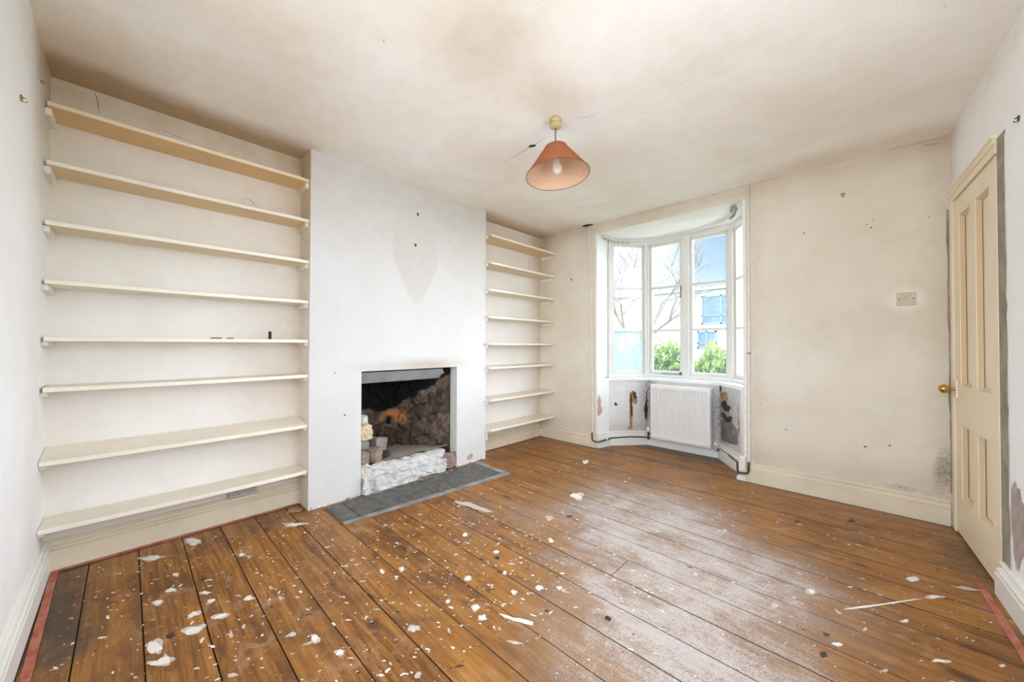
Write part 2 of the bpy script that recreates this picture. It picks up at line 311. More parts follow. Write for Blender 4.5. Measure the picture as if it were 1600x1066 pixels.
def shade_mat(name, col, trans):
    m = bpy.data.materials.new(name); m.use_nodes = True; nt = m.node_tree; nt.nodes.clear()
    g = N(nt, 'ShaderNodeTexCoord').outputs['Object']
    n1 = nois(nt, N(nt, 'ShaderNodeMapping', {'Vector': g, 'Scale': (1, 1, 5)}).outputs[0], 22, 3, 0.6)
    c = mixn(nt, ramp(nt, n1, [(0.35, 0), (0.65, 1)]), tuple(x * 0.92 for x in col), col)
    d = N(nt, 'ShaderNodeBsdfDiffuse', {'Color': c}); t = N(nt, 'ShaderNodeBsdfTranslucent', {'Color': c})
    mx = N(nt, 'ShaderNodeMixShader', {0: trans}); nt.links.new(d.outputs[0], mx.inputs[1]); nt.links.new(t.outputs[0], mx.inputs[2])
    o = N(nt, 'ShaderNodeOutputMaterial'); nt.links.new(mx.outputs[0], o.inputs[0]); return m
M_SHO = shade_mat('shade_terracotta_cloth', (0.43, 0.155, 0.075), 0.14)
M_SHI = shade_mat('shade_pink_lining', (0.74, 0.50, 0.34), 0.14)
def bulb_mat():
    m, nt, b = new_mat('pearl_bulb_glass'); b.inputs['Base Color'].default_value = (0.9, 0.86, 0.8, 1); b.inputs['Roughness'].default_value = 0.12
    b.inputs['Transmission Weight'].default_value = 0.55; b.inputs['IOR'].default_value = 1.3
    return m
M_BULB = bulb_mat()
def leaf_mat(name, c1, c2):
    m = bpy.data.materials.new(name); m.use_nodes = True; nt = m.node_tree; nt.nodes.clear()
    at = N(nt, 'ShaderNodeAttribute', None, attribute_name='stain'); s = N(nt, 'ShaderNodeSeparateColor', {0: at.outputs['Color']})
    c = mixn(nt, s.outputs[0], c1, c2)
    d = N(nt, 'ShaderNodeBsdfPrincipled', {'Base Color': c, 'Roughness': 0.45}); t = N(nt, 'ShaderNodeBsdfTranslucent', {'Color': c})
    mx = N(nt, 'ShaderNodeMixShader', {0: 0.3}); nt.links.new(d.outputs[0], mx.inputs[1]); nt.links.new(t.outputs[0], mx.inputs[2])
    o = N(nt, 'ShaderNodeOutputMaterial'); nt.links.new(mx.outputs[0], o.inputs[0]); return m
M_LEAF = leaf_mat('laurel_leaves', (0.022, 0.075, 0.022), (0.20, 0.28, 0.06))
M_BARK = plain('pale_bark', (0.15, 0.12, 0.11), 0.9, 0.2, 10)
M_STUCCO = plain('white_render', (0.34, 0.35, 0.36), 0.9, 0.03, 2)
M_ROOF = plain('flat_roof_edge', (0.20, 0.23, 0.26), 0.7, 0.1, 3)
M_FARGLASS = plain('far_window_glass', (0.045, 0.085, 0.14), 0.3, 0.35, 2.5)
M_FARFRAME = plain('far_window_frame', (0.10, 0.15, 0.21), 0.5, 0.05, 3)
M_GRASS = plain('garden_grass', (0.08, 0.12, 0.03), 0.9, 0.3, 4)
M_BOUNCE_GRAVEL = plain('pale_bounce_gravel', (0.60, 0.57, 0.54), 0.9, 0.12, 3)  # kept pale so the ground throws daylight up to the ceiling

# ------------------------------------------------------------------ mesh builders
class MB:
    def __init__(s): s.v = []; s.f = []; s.m = []; s.a = {}; s.sm = []
    def face(s, idx, mi=0, smooth=False): s.f.append(tuple(idx)); s.m.append(mi); s.sm.append(smooth)
    def poly(s, pts, mi=0):
        b = len(s.v); s.v += [tuple(p) for p in pts]; s.face(range(b, b + len(pts)), mi)
    def box(s, lo, hi, mi=0, T=None):
        b = len(s.v)
        P = [Vector((x, y, z)) for z in (lo[2], hi[2]) for y in (lo[1], hi[1]) for x in (lo[0], hi[0])]
        if T: P = [T @ p for p in P]
        s.v += [tuple(p) for p in P]
        for q in ((0, 2, 3, 1), (4, 5, 7, 6), (0, 1, 5, 4), (2, 6, 7, 3), (0, 4, 6, 2), (1, 3, 7, 5)): s.face([b + i for i in q], mi)
    def grid(s, P, nu, nv, mi=0, smooth=False, col=None):
        """P(u,v)->point, u,v in 0..1; col(point)->(r,g,b)"""
        b = len(s.v)
        for j in range(nv + 1):
            for i in range(nu + 1):
                p = P(i / nu, j / nv); s.v.append(tuple(p))
                if col: s.a[len(s.v) - 1] = col(p)
        for j in range(nv):
            for i in range(nu):
                k = b + j * (nu + 1) + i; s.face((k, k + 1, k + nu + 2, k + nu + 1), mi, smooth)
    def quadgrid(s, A, B, Cc, D, res, mi=0, col=None):
        A, B, Cc, D = map(Vector, (A, B, Cc, D))
        nu = max(1, round((B - A).length / res)); nv = max(1, round((D - A).length / res))
        s.grid(lambda u, v: (A * (1 - u) + B * u) * (1 - v) + (D * (1 - u) + Cc * u) * v, nu, nv, mi, False, col)
    def tube(s, pts, r, n=10, mi=0, caps=True):
        pts = [Vector(p) for p in pts]; rs = r if isinstance(r, (list, tuple)) else [r] * len(pts)
        b = len(s.v); prev = None
        for i, p in enumerate(pts):
            t = (pts[min(i + 1, len(pts) - 1)] - pts[max(i - 1, 0)]).normalized()
            if prev is None: x = t.orthogonal().normalized()
            else: x = (prev - t * prev.dot(t)).normalized()
            prev = x; y = t.cross(x)
            for k in range(n):
                a = 2 * PI * k / n; s.v.append(tuple(p + (x * math.cos(a) + y * math.sin(a)) * rs[i]))
        for i in range(len(pts) - 1):
            for k in range(n):
                a = b + i * n + k; c = b + i * n + (k + 1) % n; s.face((a, c, c + n, a + n), mi, True)
        if caps:
            s.face([b + k for k in reversed(range(n))], mi); s.face([b + (len(pts) - 1) * n + k for k in range(n)], mi)
    def lathe(s, prof, n=32, mi=0, T=None, smooth=True):
        b = len(s.v); T = T or Matrix.Identity(4)
        for (r, z) in prof:
            for k in range(n):
                a = 2 * PI * k / n; s.v.append(tuple(T @ Vector((r * math.cos(a), r * math.sin(a), z))))
        for i in range(len(prof) - 1):
            for k in range(n):
                a = b + i * n + k; c = b + i * n + (k + 1) % n; s.face((a, c, c + n, a + n), mi, smooth)
    def sweep(s, path, prof, side=1, mi=0, closed_ends=True):
        """sweep profile (offset, z) along XY path with mitred corners; side=+1 offsets to the left of travel"""
        P = [Vector(p[:2]) for p in path]; n = len(P); b = len(s.v); k = len(prof)
        dirs = [(P[i + 1] - P[i]).normalized() for i in range(n - 1)]
        for i in range(n):
            d0 = dirs[max(i - 1, 0)]; d1 = dirs[min(i, n - 2)]
            n0 = Vector((-d0.y, d0.x)) * side; n1 = Vector((-d1.y, d1.x)) * side
            mm = (n0 + n1).normalized(); sc_ = 1 / max(0.3, mm.dot(n0))
            for (o, z) in prof: q = P[i] + mm * o * sc_; s.v.append((q.x, q.y, z))
        for i in range(n - 1):
            for j in range(k):
                a = b + i * k + j; c = b + i * k + (j + 1) % k; s.face((a, c, c + k, a + k), mi)
        if closed_ends: s.face([b + j for j in range(k)], mi); s.face([b + (n - 1) * k + j for j in reversed(range(k))], mi)
    def build(s, name, mats, parent=None, origin=None, fix=True):
        me = bpy.data.meshes.new(name)
        o3 = Vector(origin) if origin else Vector((0, 0, 0))
        me.from_pydata([tuple(Vector(v) - o3) for v in s.v], [], s.f)
        for m in (mats if isinstance(mats, (list, tuple)) else [mats]): me.materials.append(m)
        me.polygons.foreach_set('material_index', s.m); me.polygons.foreach_set('use_smooth', s.sm)
        if s.a:
            ca = me.color_attributes.new('stain' if not getattr(s, 'attr', None) else s.attr, 'FLOAT_COLOR', 'POINT')
            buf = [0.0] * (4 * len(s.v))
            for i in range(len(s.v)):
                c = s.a.get(i, (0, 0, 0)); buf[4 * i:4 * i + 4] = (c[0], c[1], c[2], 1.0)
            ca.data.foreach_set('color', buf)
        if fix:
            bm = bmesh.new(); bm.from_mesh(me); bmesh.ops.recalc_face_normals(bm, faces=bm.faces); bm.to_mesh(me); bm.free()
        me.update()
        o = bpy.data.objects.new(name, me); C.objects.link(o); o.location = o3
        if parent: o.parent = parent; o.matrix_parent_inverse = parent.matrix_world.inverted() if False else Matrix.Identity(4); o.location = o3 - world_loc(parent)
        return o
def world_loc(o):
    l = Vector(o.location)
    while o.parent: o = o.parent; l += Vector(o.location)
    return l
def bevel(o, w=0.003, seg=2):
    m = o.modifiers.new('bevel', 'BEVEL'); m.width = w; m.segments = seg; m.limit_method = 'ANGLE'; m.angle_limit = math.radians(40); return o
def tag(o, label, cat, group=None, kind=None):
    o['label'] = label; o['category'] = cat
    if group: o['group'] = group
    if kind: o['kind'] = kind
    return o
def thing(name, label, cat, loc, group=None):
    o = bpy.data.objects.new(name, None); C.objects.link(o); o.location = loc; o.empty_display_size = 0.05
    return tag(o, label, cat, group)
def struct(o, label=None, cat=None):
    o['kind'] = 'structure'
    if label: o['label'] = label
    if cat: o['category'] = cat
    return o
def gs(x, c, s): return math.exp(-((x - c) / s) ** 2)
def g2(p, c, sx, sy): return math.exp(-((p[0] - c[0]) / sx) ** 2 - ((p[1] - c[1]) / sy) ** 2)
def cl(x): return max(0.0, min(1.0, x))
def rough_box(mb, c, size, amp, seed, div=(6, 6, 6), mi=0, T=None, rnd=0.25):
    """an irregular stone: a rounded box pushed about by noise"""
    bm = bmesh.new(); bmesh.ops.create_cube(bm, size=2.0)
    n = max(div); bmesh.ops.subdivide_edges(bm, edges=bm.edges[:], cuts=n, use_grid_fill=True)
    b = len(mb.v); R3 = T or Matrix.Identity(3)
    for v in bm.verts:
        p = v.co.copy(); q = p.normalized() * 1.2
        p = p.lerp(q, rnd); p = Vector((p.x * size[0] / 2, p.y * size[1] / 2, p.z * size[2] / 2))
        nn = noise.noise_vector(p * 14 + Vector((seed, seed * 2.3, 0))) * amp + noise.noise_vector(p * 45 + Vector((seed, 0, 7))) * amp * 0.7
        mb.v.append(tuple(R3 @ (p + nn) + Vector(c)))
    for f in bm.faces: mb.face([b + v.index for v in f.verts], mi, False)
    bm.free()

# ------------------------------------------------------------------ floor
random.seed(7)
def wear_at(x, y):
    w_ = 0.95 * g2((x, y), (-0.62, 1.55), 0.48, 0.62) + 0.95 * g2((x, y), (-0.98, 2.35), 0.50, 0.48) + 0.35 * g2((x, y), (-1.7, 1.75), 0.55, 0.40) + 0.45 * g2((x, y), (-0.25, 2.2), 0.35, 0.4) + 0.3 * g2((x, y), (-1.5, 2.6), 0.6, 0.6) + 0.5 * g2((x, y), (-0.35, 1.4), 0.3, 0.3)
    return cl(w_)
def edge_at(x, y):  # darker floor edges; the front skirting term paints its shadow gap
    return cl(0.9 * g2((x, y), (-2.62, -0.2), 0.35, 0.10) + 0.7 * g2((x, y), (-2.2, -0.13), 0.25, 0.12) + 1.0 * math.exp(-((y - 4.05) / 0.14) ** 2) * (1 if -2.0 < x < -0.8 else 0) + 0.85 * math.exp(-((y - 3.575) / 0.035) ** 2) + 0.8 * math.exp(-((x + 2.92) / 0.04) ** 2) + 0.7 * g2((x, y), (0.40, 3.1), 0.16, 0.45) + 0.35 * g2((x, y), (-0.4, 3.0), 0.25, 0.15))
fl = MB(); fl.attr = 'board'
seams = [-0.36 + 0.0] + [-0.125 + 0.178 * k for k in range(-1, 26)]
seams = sorted(set(round(s_, 4) for s_ in seams if s_ > -0.5))
for i in range(len(seams) - 1):
    ya, yb = seams[i] + 0.0022, seams[i + 1] - 0.0022
    if ya > 4.3: break
    x0, x1 = -3.0, 1.0
    if ya > 3.58: x0, x1 = -2.2, -0.6
    joints = {12: [-0.905], 4: [-1.2], 18: [-1.9]}.get(i, [])
    xs = [x0] + joints + [x1]
    for q in range(len(xs) - 1):
        a, b_ = xs[q] + 0.0015, xs[q + 1] - 0.0015
        rb = random.random(); dz = random.uniform(-0.0012, 0.0004)
        nu = max(2, round((b_ - a) / 0.05))
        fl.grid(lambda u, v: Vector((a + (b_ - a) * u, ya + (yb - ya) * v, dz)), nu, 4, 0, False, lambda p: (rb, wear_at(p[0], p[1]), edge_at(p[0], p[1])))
        for (A, B) in (((a, ya), (b_, ya)), ((b_, yb), (a, yb)), ((a, yb), (a, ya)), ((b_, ya), (b_, yb))):
            fl.poly([(A[0], A[1], dz), (B[0], B[1], dz), (B[0], B[1], -0.03), (A[0], A[1], -0.03)], 3)
fl.poly([(-2.9, -0.2585, 0.0012), (0.4, -0.2585, 0.0012), (0.4, -0.249, 0.0012), (-2.9, -0.249, 0.0012)], 4)  # dark strip painted as the shadow gap between skirting and red strip
fl.poly([(-3.0, -0.6, -0.02), (1.0, -0.6, -0.02), (1.0, 4.4, -0.02), (-3.0, 4.4, -0.02)], 3)
SPL = [('w', -2.731, 0.104, 0.024, 0.045, 0.033, 0.0), ('w', -2.784, 0.274, 0.032, 0.03, 0.062, -0.006), ('w', -1.93, 0.08, 0.022, 0.022, 0.044, -0.002), ('w', -1.814, 0.096, 0.02, 0.032, 0.027, 0.001), ('w', -1.921, 0.196, 0.015, 0.031, 0.032, -0.0), ('k', -1.951, 0.127, 0.006, 0.017, 0.023, 0.001), ('w', -2.242, 0.104, -0.0, 0.015, 0.023, 0.002), ('w', -2.038, 0.199, 0.002, 0.019, 0.021, 0.001), ('w', -1.944, 0.28, 0.009, 0.025, 0.019, -0.001), ('w', -2.172, 0.258, 0.017, 0.016, 0.017, -0.002), ('w', -2.311, 0.149, 0.013, 0.016, 0.018, -0.001), ('w', -1.99, 0.386, 0.008, 0.015, 0.021, -0.002), ('w', -2.431, 0.435, 0.012, 0.012, 0.022, -0.004), ('w', -2.594, 0.739, 0.029, 0.042, 0.028, -0.007), ('w', -1.4, 0.55, 0.005, 0.015, 0.016, -0.002), ('w', -1.536, 0.51, 0.011, 0.01, 0.02, -0.006), ('w', -1.691, 0.967, 0.009, 0.009, 0.019, -0.011), ('w', -1.743, 0.888, 0.009, 0.009, 0.015, -0.007), ('w', -1.655, 0.916, 0.007, 0.006, 0.009, -0.005), ('g', -1.886, 0.486, 0.01, 0.01, 0.019, -0.005), ('g', -1.622, 0.452, 0.005, 0.022, 0.016, -0.001), ('g', -1.567, 0.262, 0.018, 0.022, 0.012, -0.001), ('g', -1.303, 0.8, 0.017, 0.027, 0.019, -0.009), ('k', -2.313, 0.262, 0.011, 0.011, 0.025, -0.003), ('g', -1.791, 0.29, 0.009, 0.009, 0.023, -0.004), ('w', -1.202, 0.61, 0.009, 0.007, 0.004, -0.003), ('g', -1.11, 0.698, 0.011, 0.011, 0.013, -0.008), ('w', -2.453, 0.176, 0.011, 0.011, 0.02, -0.001), ('w', -2.09, 0.266, 0.004, 0.012, 0.017, -0.0), ('w', -1.556, 2.341, 0.045, 0.016, 0.034, -0.06), ('g', -1.998, 1.686, 0.169, 0.037, 0.033, -0.036), ('w', -1.04, 1.119, 0.083, 0.035, 0.007, -0.012), ('w', -1.726, 1.403, 0.011, 0.011, 0.017, -0.014), ('w', -1.459, 1.405, 0.013, 0.012, 0.013, -0.013), ('w', -1.318, 1.706, 0.011, 0.01, 0.017, -0.022), ('w', -1.101, 1.338, 0.013, 0.012, 0.014, -0.017), ('w', -1.034, 1.402, 0.009, 0.008, 0.008, -0.011), ('w', -1.15, 1.028, 0.013, 0.013, 0.013, -0.012), ('w', -1.217, 1.047, 0.012, 0.011, 0.015, -0.012), ('w', -1.396, 1.152, 0.011, 0.011, 0.015, -0.012), ('w', -1.298, 1.308, 0.007, 0.007, 0.011, -0.011), ('k', -1.419, 1.368, 0.012, 0.012, 0.013, -0.012), ('k', -1.416, 2.033, 0.024, 0.024, 0.01, -0.015), ('g', -0.963, 1.03, 0.04, 0.027, 0.005, -0.007), ('g', -1.493, 1.92, 0.024, 0.023, 0.027, -0.035), ('w', -1.961, 3.085, 0.022, 0.022, 0.032, -0.05), ('w', 0.032, 2.269, 0.134, 0.179, 0.0, -0.013), ('w', 0.218, 2.522, 0.027, 0.026, -0.002, -0.019), ('w', 0.162, 2.644, 0.022, 0.015, -0.003, -0.029), ('w', 0.187, 2.026, 0.021, 0.016, -0.002, -0.013), ('w', 0.344, 2.148, 0.008, 0.008, -0.001, -0.009), ('w', -0.082, 1.869, 0.014, 0.011, 0.0, -0.012), ('g', -0.005, 2.043, 0.009, 0.009, -0.0, -0.014), ('w', 0.113, 2.218, 0.011, 0.011, -0.001, -0.015), ('g', -0.288, 1.956, 0.018, 0.017, 0.003, -0.024), ('g', 0.043, 1.83, 0.013, 0.012, -0.0, -0.011), ('k', -0.115, 1.901, 0.015, 0.008, -0.0, -0.013), ('k', -0.115, 1.773, 0.015, 0.009, -0.0, -0.019), ('w', -0.183, 2.184, 0.017, -0.0, -0.001, -0.024), ('g', -0.087, 2.096, 0.018, -0.009, -0.002, -0.011), ('g', 0.336, 2.714, 0.058, 0.024, -0.004, -0.022), ('w', -1.165, 1.233, 0.011, 0.01, 0.012, -0.013), ('w', -1.334, 0.988, 0.008, 0.008, 0.01, -0.007), ('k', -0.069, 3.233, 0.018, 0.005, -0.001, -0.036), ('k', -0.322, 2.989, 0.018, 0.011, 0.002, -0.022)]
def blob(kind, cx, cy, ux, uy, vx, vy, z=0.0012):
    n = 22; sd = random.random() * 50; pts = []
    for k in range(n):
        a = 2 * PI * k / n; r = 0.78 + 0.6 * noise.noise(Vector((math.cos(a) * 1.1 + sd, math.sin(a) * 1.1, sd)))+ 0.22 * noise.noise(Vector((math.cos(a) * 4 + sd, math.sin(a) * 4, 3)))
        r = max(0.25, r); pts.append((cx + r * (ux * math.cos(a) + vx * math.sin(a)), cy + r * (uy * math.cos(a) + vy * math.sin(a)), z))
    fl.poly(pts, {'w': 1, 'g': 2, 'k': 3}[kind])
for s_ in SPL:
    if s_[0] == 'w' and max(abs(s_[3]), abs(s_[4])) < 0.07: blob('g', s_[1], s_[2], s_[3] * 1.35, s_[4] * 1.35, s_[5] * 1.35, s_[6] * 1.35, 0.0007)
    blob(*s_)
for k in range(150):
    x, y = random.uniform(-2.2, -0.9), random.uniform(-0.15, 1.9); s_ = random.uniform(0.004, 0.010); a = random.gauss(0.5, 0.5); el = random.uniform(1, 2.6)
    blob(random.choice('ggwwk'), x, y, s_ * el * math.cos(a), s_ * el * math.sin(a), -s_ * 0.7 * math.sin(a), s_ * 0.7 * math.cos(a), 0.0009)
for k in range(2300):                       # drips and flicks, thickest near the shelves
    t = random.random()
    if t < 0.62: x, y = random.uniform(-2.85, -1.0), random.uniform(-0.2, 1.7)
    elif t < 0.85: x, y = random.uniform(-2.3, -0.6), random.uniform(1.0, 3.1)
    else: x, y = random.uniform(-0.8, 0.38), random.uniform(1.2, 3.4)
    if x < -2.2 and y > 0.9: continue
    s_ = random.choice((0.0013, 0.0016, 0.002, 0.0025, 0.003, 0.004, 0.0052)) * random.choice((1, 1, 1.25)); a = random.gauss(0.45, 0.6); el = random.uniform(1, 3.0)
    blob(random.choices('wgk', (5, 3.2, 1.6))[0], x, y, s_ * el * math.cos(a), s_ * el * math.sin(a), -s_ * math.sin(a), s_ * math.cos(a), 0.0010)
floor = struct(fl.build('floor', [M_FLOOR, M_SPLW, M_SPLG, M_SPLK, M_HOLE_SHADE], fix=False), 'paint spattered old pine floorboards')

# ------------------------------------------------------------------ ceiling and walls
def ceil_st(p):
    x, y = p[0], p[1]; al = 0
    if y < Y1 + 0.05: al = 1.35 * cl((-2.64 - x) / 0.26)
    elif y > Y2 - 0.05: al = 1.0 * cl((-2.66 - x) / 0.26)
    br = al + 0.42 * g2(p, (-1.2, 1.1), 0.28, 0.22) + 0.38 * g2(p, (-1.22, 1.62), 0.16, 0.30) + 0.22 * g2(p, (-2.0, 0.5), 0.5, 0.5) + 0.22 * g2(p, (-0.4, 1.9), 0.4, 0.3)
    br += 0.35 * g2(p, (-2.7, -0.15), 0.3, 0.25) + 0.25 * g2(p, (-0.2, 3.45), 0.8, 0.12) + 0.3 * g2(p, (-2.5, 3.5), 0.3, 0.15)
    return (min(1.6, br), 0, 0.5 * g2(p, (-1.3, 1.85), 0.35, 0.2))
cb = MB()
cb.quadgrid((-3.0, -0.7, H), (1.0, -0.7, H), (1.0, 3.62, H), (-3.0, 3.62, H), 0.06, 0, ceil_st)
cb.poly([(-2.95, -0.7, H + 0.1), (-2.95, 3.62, H + 0.1), (1.0, 3.62, H + 0.1), (1.0, -0.7, H + 0.1)])
def crack(mb, pts, w_, mi, axis):
    """a hairline crack or dark mark: a thin jagged ribbon lying on a surface; axis = in-plane width direction"""
    ax = Vector(axis)
    for i in range(len(pts) - 1):
        p, q = Vector(pts[i]), Vector(pts[i + 1]); w0 = w_ * (0.3 if i == 0 else 1); w1 = w_ * (0.3 if i == len(pts) - 2 else 1)
        mb.poly([p - ax * w0, q - ax * w1, q + ax * w1, p + ax * w0], mi)
cz = H - 0.001
crack(cb, [(-1.95, 1.90, cz), (-1.78, 1.893, cz), (-1.62, 1.88, cz), (-1.45, 1.86, cz)], 0.0018, 1, (0, 1, 0))
crack(cb, [(-1.25, 1.80, cz), (-1.18, 1.86, cz), (-1.10, 1.88, cz)], 0.0018, 1, (0, 1, 0))
cb.poly([(-1.64, 1.865, cz), (-1.61, 1.862, cz), (-1.585, 1.885, cz), (-1.60, 1.90, cz), (-1.63, 1.89, cz)], 2)
cb.poly([(-2.30, 3.53, cz), (-2.22, 3.52, cz), (-2.16, 3.57, cz), (-2.20, 3.595, cz), (-2.29, 3.59, cz)], 2)
struct(cb.build('ceiling', [M_CEIL, M_STRIP, M_HOLE_SHADE], fix=False), 'off white ceiling with tea coloured stains')

def left_st(p):
    x, z = p[0], p[2]
    return (cl(0.55 * cl((-2.42 - x) / 0.25) * cl((z - 1.7) / 0.7) + 0.12 * cl((-2.3 - x) / 0.3)), 0, 0)
wb = MB()
for (xa, xb, za, zb) in ((-2.97, FILL_BW[0], 0, H), (FILL_BW[1], 0.75, 0, H), (FILL_BW[0], FILL_BW[1], 0, FILL_BW[2]), (FILL_BW[0], FILL_BW[1], FILL_BW[3], H)):
    wb.quadgrid((xa, YL, za), (xb, YL, za), (xb, YL, zb), (xa, YL, zb), 0.07, 0, left_st)
    wb.box((xa, YL - 0.12, za), (xb, YL - 0.001, zb))
struct(wb.build('wall_left', M_LEFT, fix=False), 'bluish white painted wall beside the left shelves')

def alc_st(p):
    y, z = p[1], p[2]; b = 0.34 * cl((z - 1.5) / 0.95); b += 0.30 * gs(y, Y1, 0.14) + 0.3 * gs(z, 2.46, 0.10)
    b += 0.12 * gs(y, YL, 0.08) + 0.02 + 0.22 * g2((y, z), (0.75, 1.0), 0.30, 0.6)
    return (cl(b), 0, 0)
ab = MB(); ab.quadgrid((XA, YL, 0), (XA, Y1, 0), (XA, Y1, H), (XA, YL, H), 0.06, 0, alc_st)
ab.box((XA - 0.12, YL, 0), (XA - 0.01, Y1, H))
for pts in ([(XA + 0.001, -0.135, 2.475), (XA + 0.001, -0.125, 2.44), (XA + 0.001, -0.12, 2.40), (XA + 0.001, -0.115, 2.37)], [(XA + 0.001, 0.12, 2.385), (XA + 0.001, 0.20, 2.37), (XA + 0.001, 0.28, 2.375)], [(XA + 0.001, 0.36, 2.36), (XA + 0.001, 0.40, 2.34), (XA + 0.001, 0.40, 2.31)], [(XA + 0.001, 0.50, 2.08), (XA + 0.001, 0.55, 2.10), (XA + 0.001, 0.60, 2.06)]):
    crack(ab, pts, 0.0016, 1, (0, 0.7, 0.7))
struct(ab.build('wall_alcove_left', [M_ALC, M_HOLE_SHADE], fix=False), 'off white back wall of the left shelving alcove')
def alcr_st(p):
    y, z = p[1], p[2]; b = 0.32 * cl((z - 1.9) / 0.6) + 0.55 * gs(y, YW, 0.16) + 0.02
    return (cl(b), 0, 0)
ab = MB(); ab.quadgrid((XA, Y2, 0), (XA, YW, 0), (XA, YW, H), (XA, Y2, H), 0.06, 0, alcr_st)
ab.box((XA - 0.12, Y2, 0), (XA - 0.01, YW + 0.1, H))
struct(ab.build('wall_alcove_right', M_ALC, fix=False), 'off white back wall of the right shelving alcove')

# chimney breast with the fireplace opening
FY0, FY1, FZ = 1.222, 2.122, 0.93
def br_st(p):
    y, z = p[1], p[2]
    d = (y - 1.69) / (0.225 if y < 1.69 else 0.225)
    edge = 1.49 + 0.40 * abs(d) ** 1.6
    sh = cl((z - edge) / 0.03) * cl((1.0 - abs(d)) / 0.06) * cl((2.2 - z) / 0.5) * 0.34
    ol = math.exp(-((z - edge) / 0.013) ** 2) * cl((1.02 - abs(d)) / 0.1) * 0.55 * cl((2.0 - z) / 0.2)
    b = 0.34 * cl((z - 1.7) / 0.65) + sh + ol * 0.55 + 0.9 * g2((y, z), (1.80, FZ + 0.03), 0.34, 0.05) + 0.25 * g2((y, z), (1.3, FZ + 0.03), 0.2, 0.04)
    return (cl(b), 0, 0)
bb = MB()
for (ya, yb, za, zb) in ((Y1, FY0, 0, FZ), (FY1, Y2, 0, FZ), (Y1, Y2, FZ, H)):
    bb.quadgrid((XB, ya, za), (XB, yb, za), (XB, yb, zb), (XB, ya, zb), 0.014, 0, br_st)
bb.quadgrid((XA, Y1, 0), (XB, Y1, 0), (XB, Y1, H), (XA, Y1, H), 0.05, 1, lambda p: (cl(0.5 * cl((p[2] - 1.2) / 1.2) + 0.25), 0, 0))
bb.quadgrid((XB, Y2, 0), (XA, Y2, 0), (XA, Y2, H), (XB, Y2, H), 0.06, 1, lambda p: (0.2, 0, 0))
TH = 0.10  # thickness of the facing around the opening
bb.poly([(XB, FY0, 0), (XB, FY0, FZ), (XB - TH, FY0, FZ), (XB - TH, FY0, 0)])
bb.poly([(XB, FY1, 0), (XB - TH, FY1, 0), (XB - TH, FY1, FZ), (XB, FY1, FZ)], 2)
bb.poly([(XB, FY0, FZ), (XB, FY1, FZ), (XB - TH, FY1, FZ), (XB - TH, FY0, FZ)], 3)
for cy_, cz_, s_ in ((1.03, 0.93, 0.006), (1.10, 0.62, 0.008), (1.62, 2.13, 0.004), (2.30, 0.10, 0.006)):
    bb.poly([(XB + 0.0008, cy_ + s_ * math.cos(a), cz_ + s_ * 0.8 * math.sin(a + 0.5)) for a in [k * PI / 4 for k in range(8)]], 4)
random.seed(21)
for (ya, yb) in ((Y1 + 0.01, FY0 - 0.01), (FY1 + 0.02, Y2 - 0.01)):       # chipped bottom edge
    y = ya
    while y < yb:
        w_ = random.uniform(0.01, 0.05); h_ = random.uniform(0.006, 0.028)
        bb.poly([(XB + 0.0008, y, 0), (XB + 0.0008, min(yb, y + w_), 0), (XB + 0.0008, min(yb, y + w_ * 0.8), h_), (XB + 0.0008, y + w_ * 0.3, h_ * 0.7)], random.choice((2, 2, 5, 5, 2)))
        y += w_ + random.uniform(0.0, 0.07)
bb.poly([(XB + 0.0008, 2.25, 0.03), (XB + 0.0008, 2.31, 0.04), (XB + 0.0008, 2.32, 0.075), (XB + 0.0008, 2.29, 0.09), (XB + 0.0008, 2.24, 0.07)], 5)
bb.box((-3.46, Y1 - 0.1, -0.02), (-3.40, Y2 + 0.1, H + 0.1)); bb.box((-3.46, Y1 - 0.1, -0.02), (XA - 0.01, Y1 - 0.06, H + 0.1)); bb.box((-3.46, Y2 + 0.06, -0.02), (XA - 0.01, Y2 + 0.1, H + 0.1)); bb.box((-3.46, Y1 - 0.1, -0.06), (XB - 0.02, Y2 + 0.1, -0.03))
struct(bb.build('wall_chimney', [M_BREAST, M_ALC, M_PIPEW, M_BLACK, M_HOLE_SHADE, M_PLASTER], fix=False), 'white painted chimney breast with a square fireplace opening')

# window wall
def fr_st(p):
    x, z = p[0], p[2]
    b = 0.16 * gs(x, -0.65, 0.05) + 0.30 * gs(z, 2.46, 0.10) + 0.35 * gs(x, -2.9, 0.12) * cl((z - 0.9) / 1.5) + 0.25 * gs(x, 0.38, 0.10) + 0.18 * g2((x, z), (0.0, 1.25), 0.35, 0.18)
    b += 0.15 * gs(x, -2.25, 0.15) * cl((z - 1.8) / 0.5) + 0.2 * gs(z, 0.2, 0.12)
    mo = 0.55 * g2((x, z), (0.355, 0.33), 0.05, 0.13) + 0.45 * g2((x, z), (0.18, 0.18), 0.14, 0.035) + 0.35 * g2((x, z), (0.37, 0.6), 0.03, 0.4) + 0.3 * g2((x, z), (-2.85, 0.85), 0.04, 0.3)
    fr = 0.36 * cl(1.3 * g2((x, z), (0.205, 1.44), 0.09, 0.08))
    return (cl(b), cl(mo), cl(fr))
fb = MB()
for (xa, xb, za, zb) in ((XA - 0.02, OX0, 0, H), (OX1, 0.43, 0, H), (OX0, OX1, HB, H)):
    fb.quadgrid((xa, YW, za), (xb, YW, za), (xb, YW, zb), (xa, YW, zb), 0.045, 0, fr_st)
fb.box((XA - 0.1, YW + 0.01, 0), (OX0 - 0.02, YW + 0.33, H)); fb.box((OX1 + 0.02, YW + 0.01, 0), (0.55, YW + 0.33, H)); fb.box((OX0, YW + 0.01, HB + 0.01), (OX1, YW + 0.7, H))
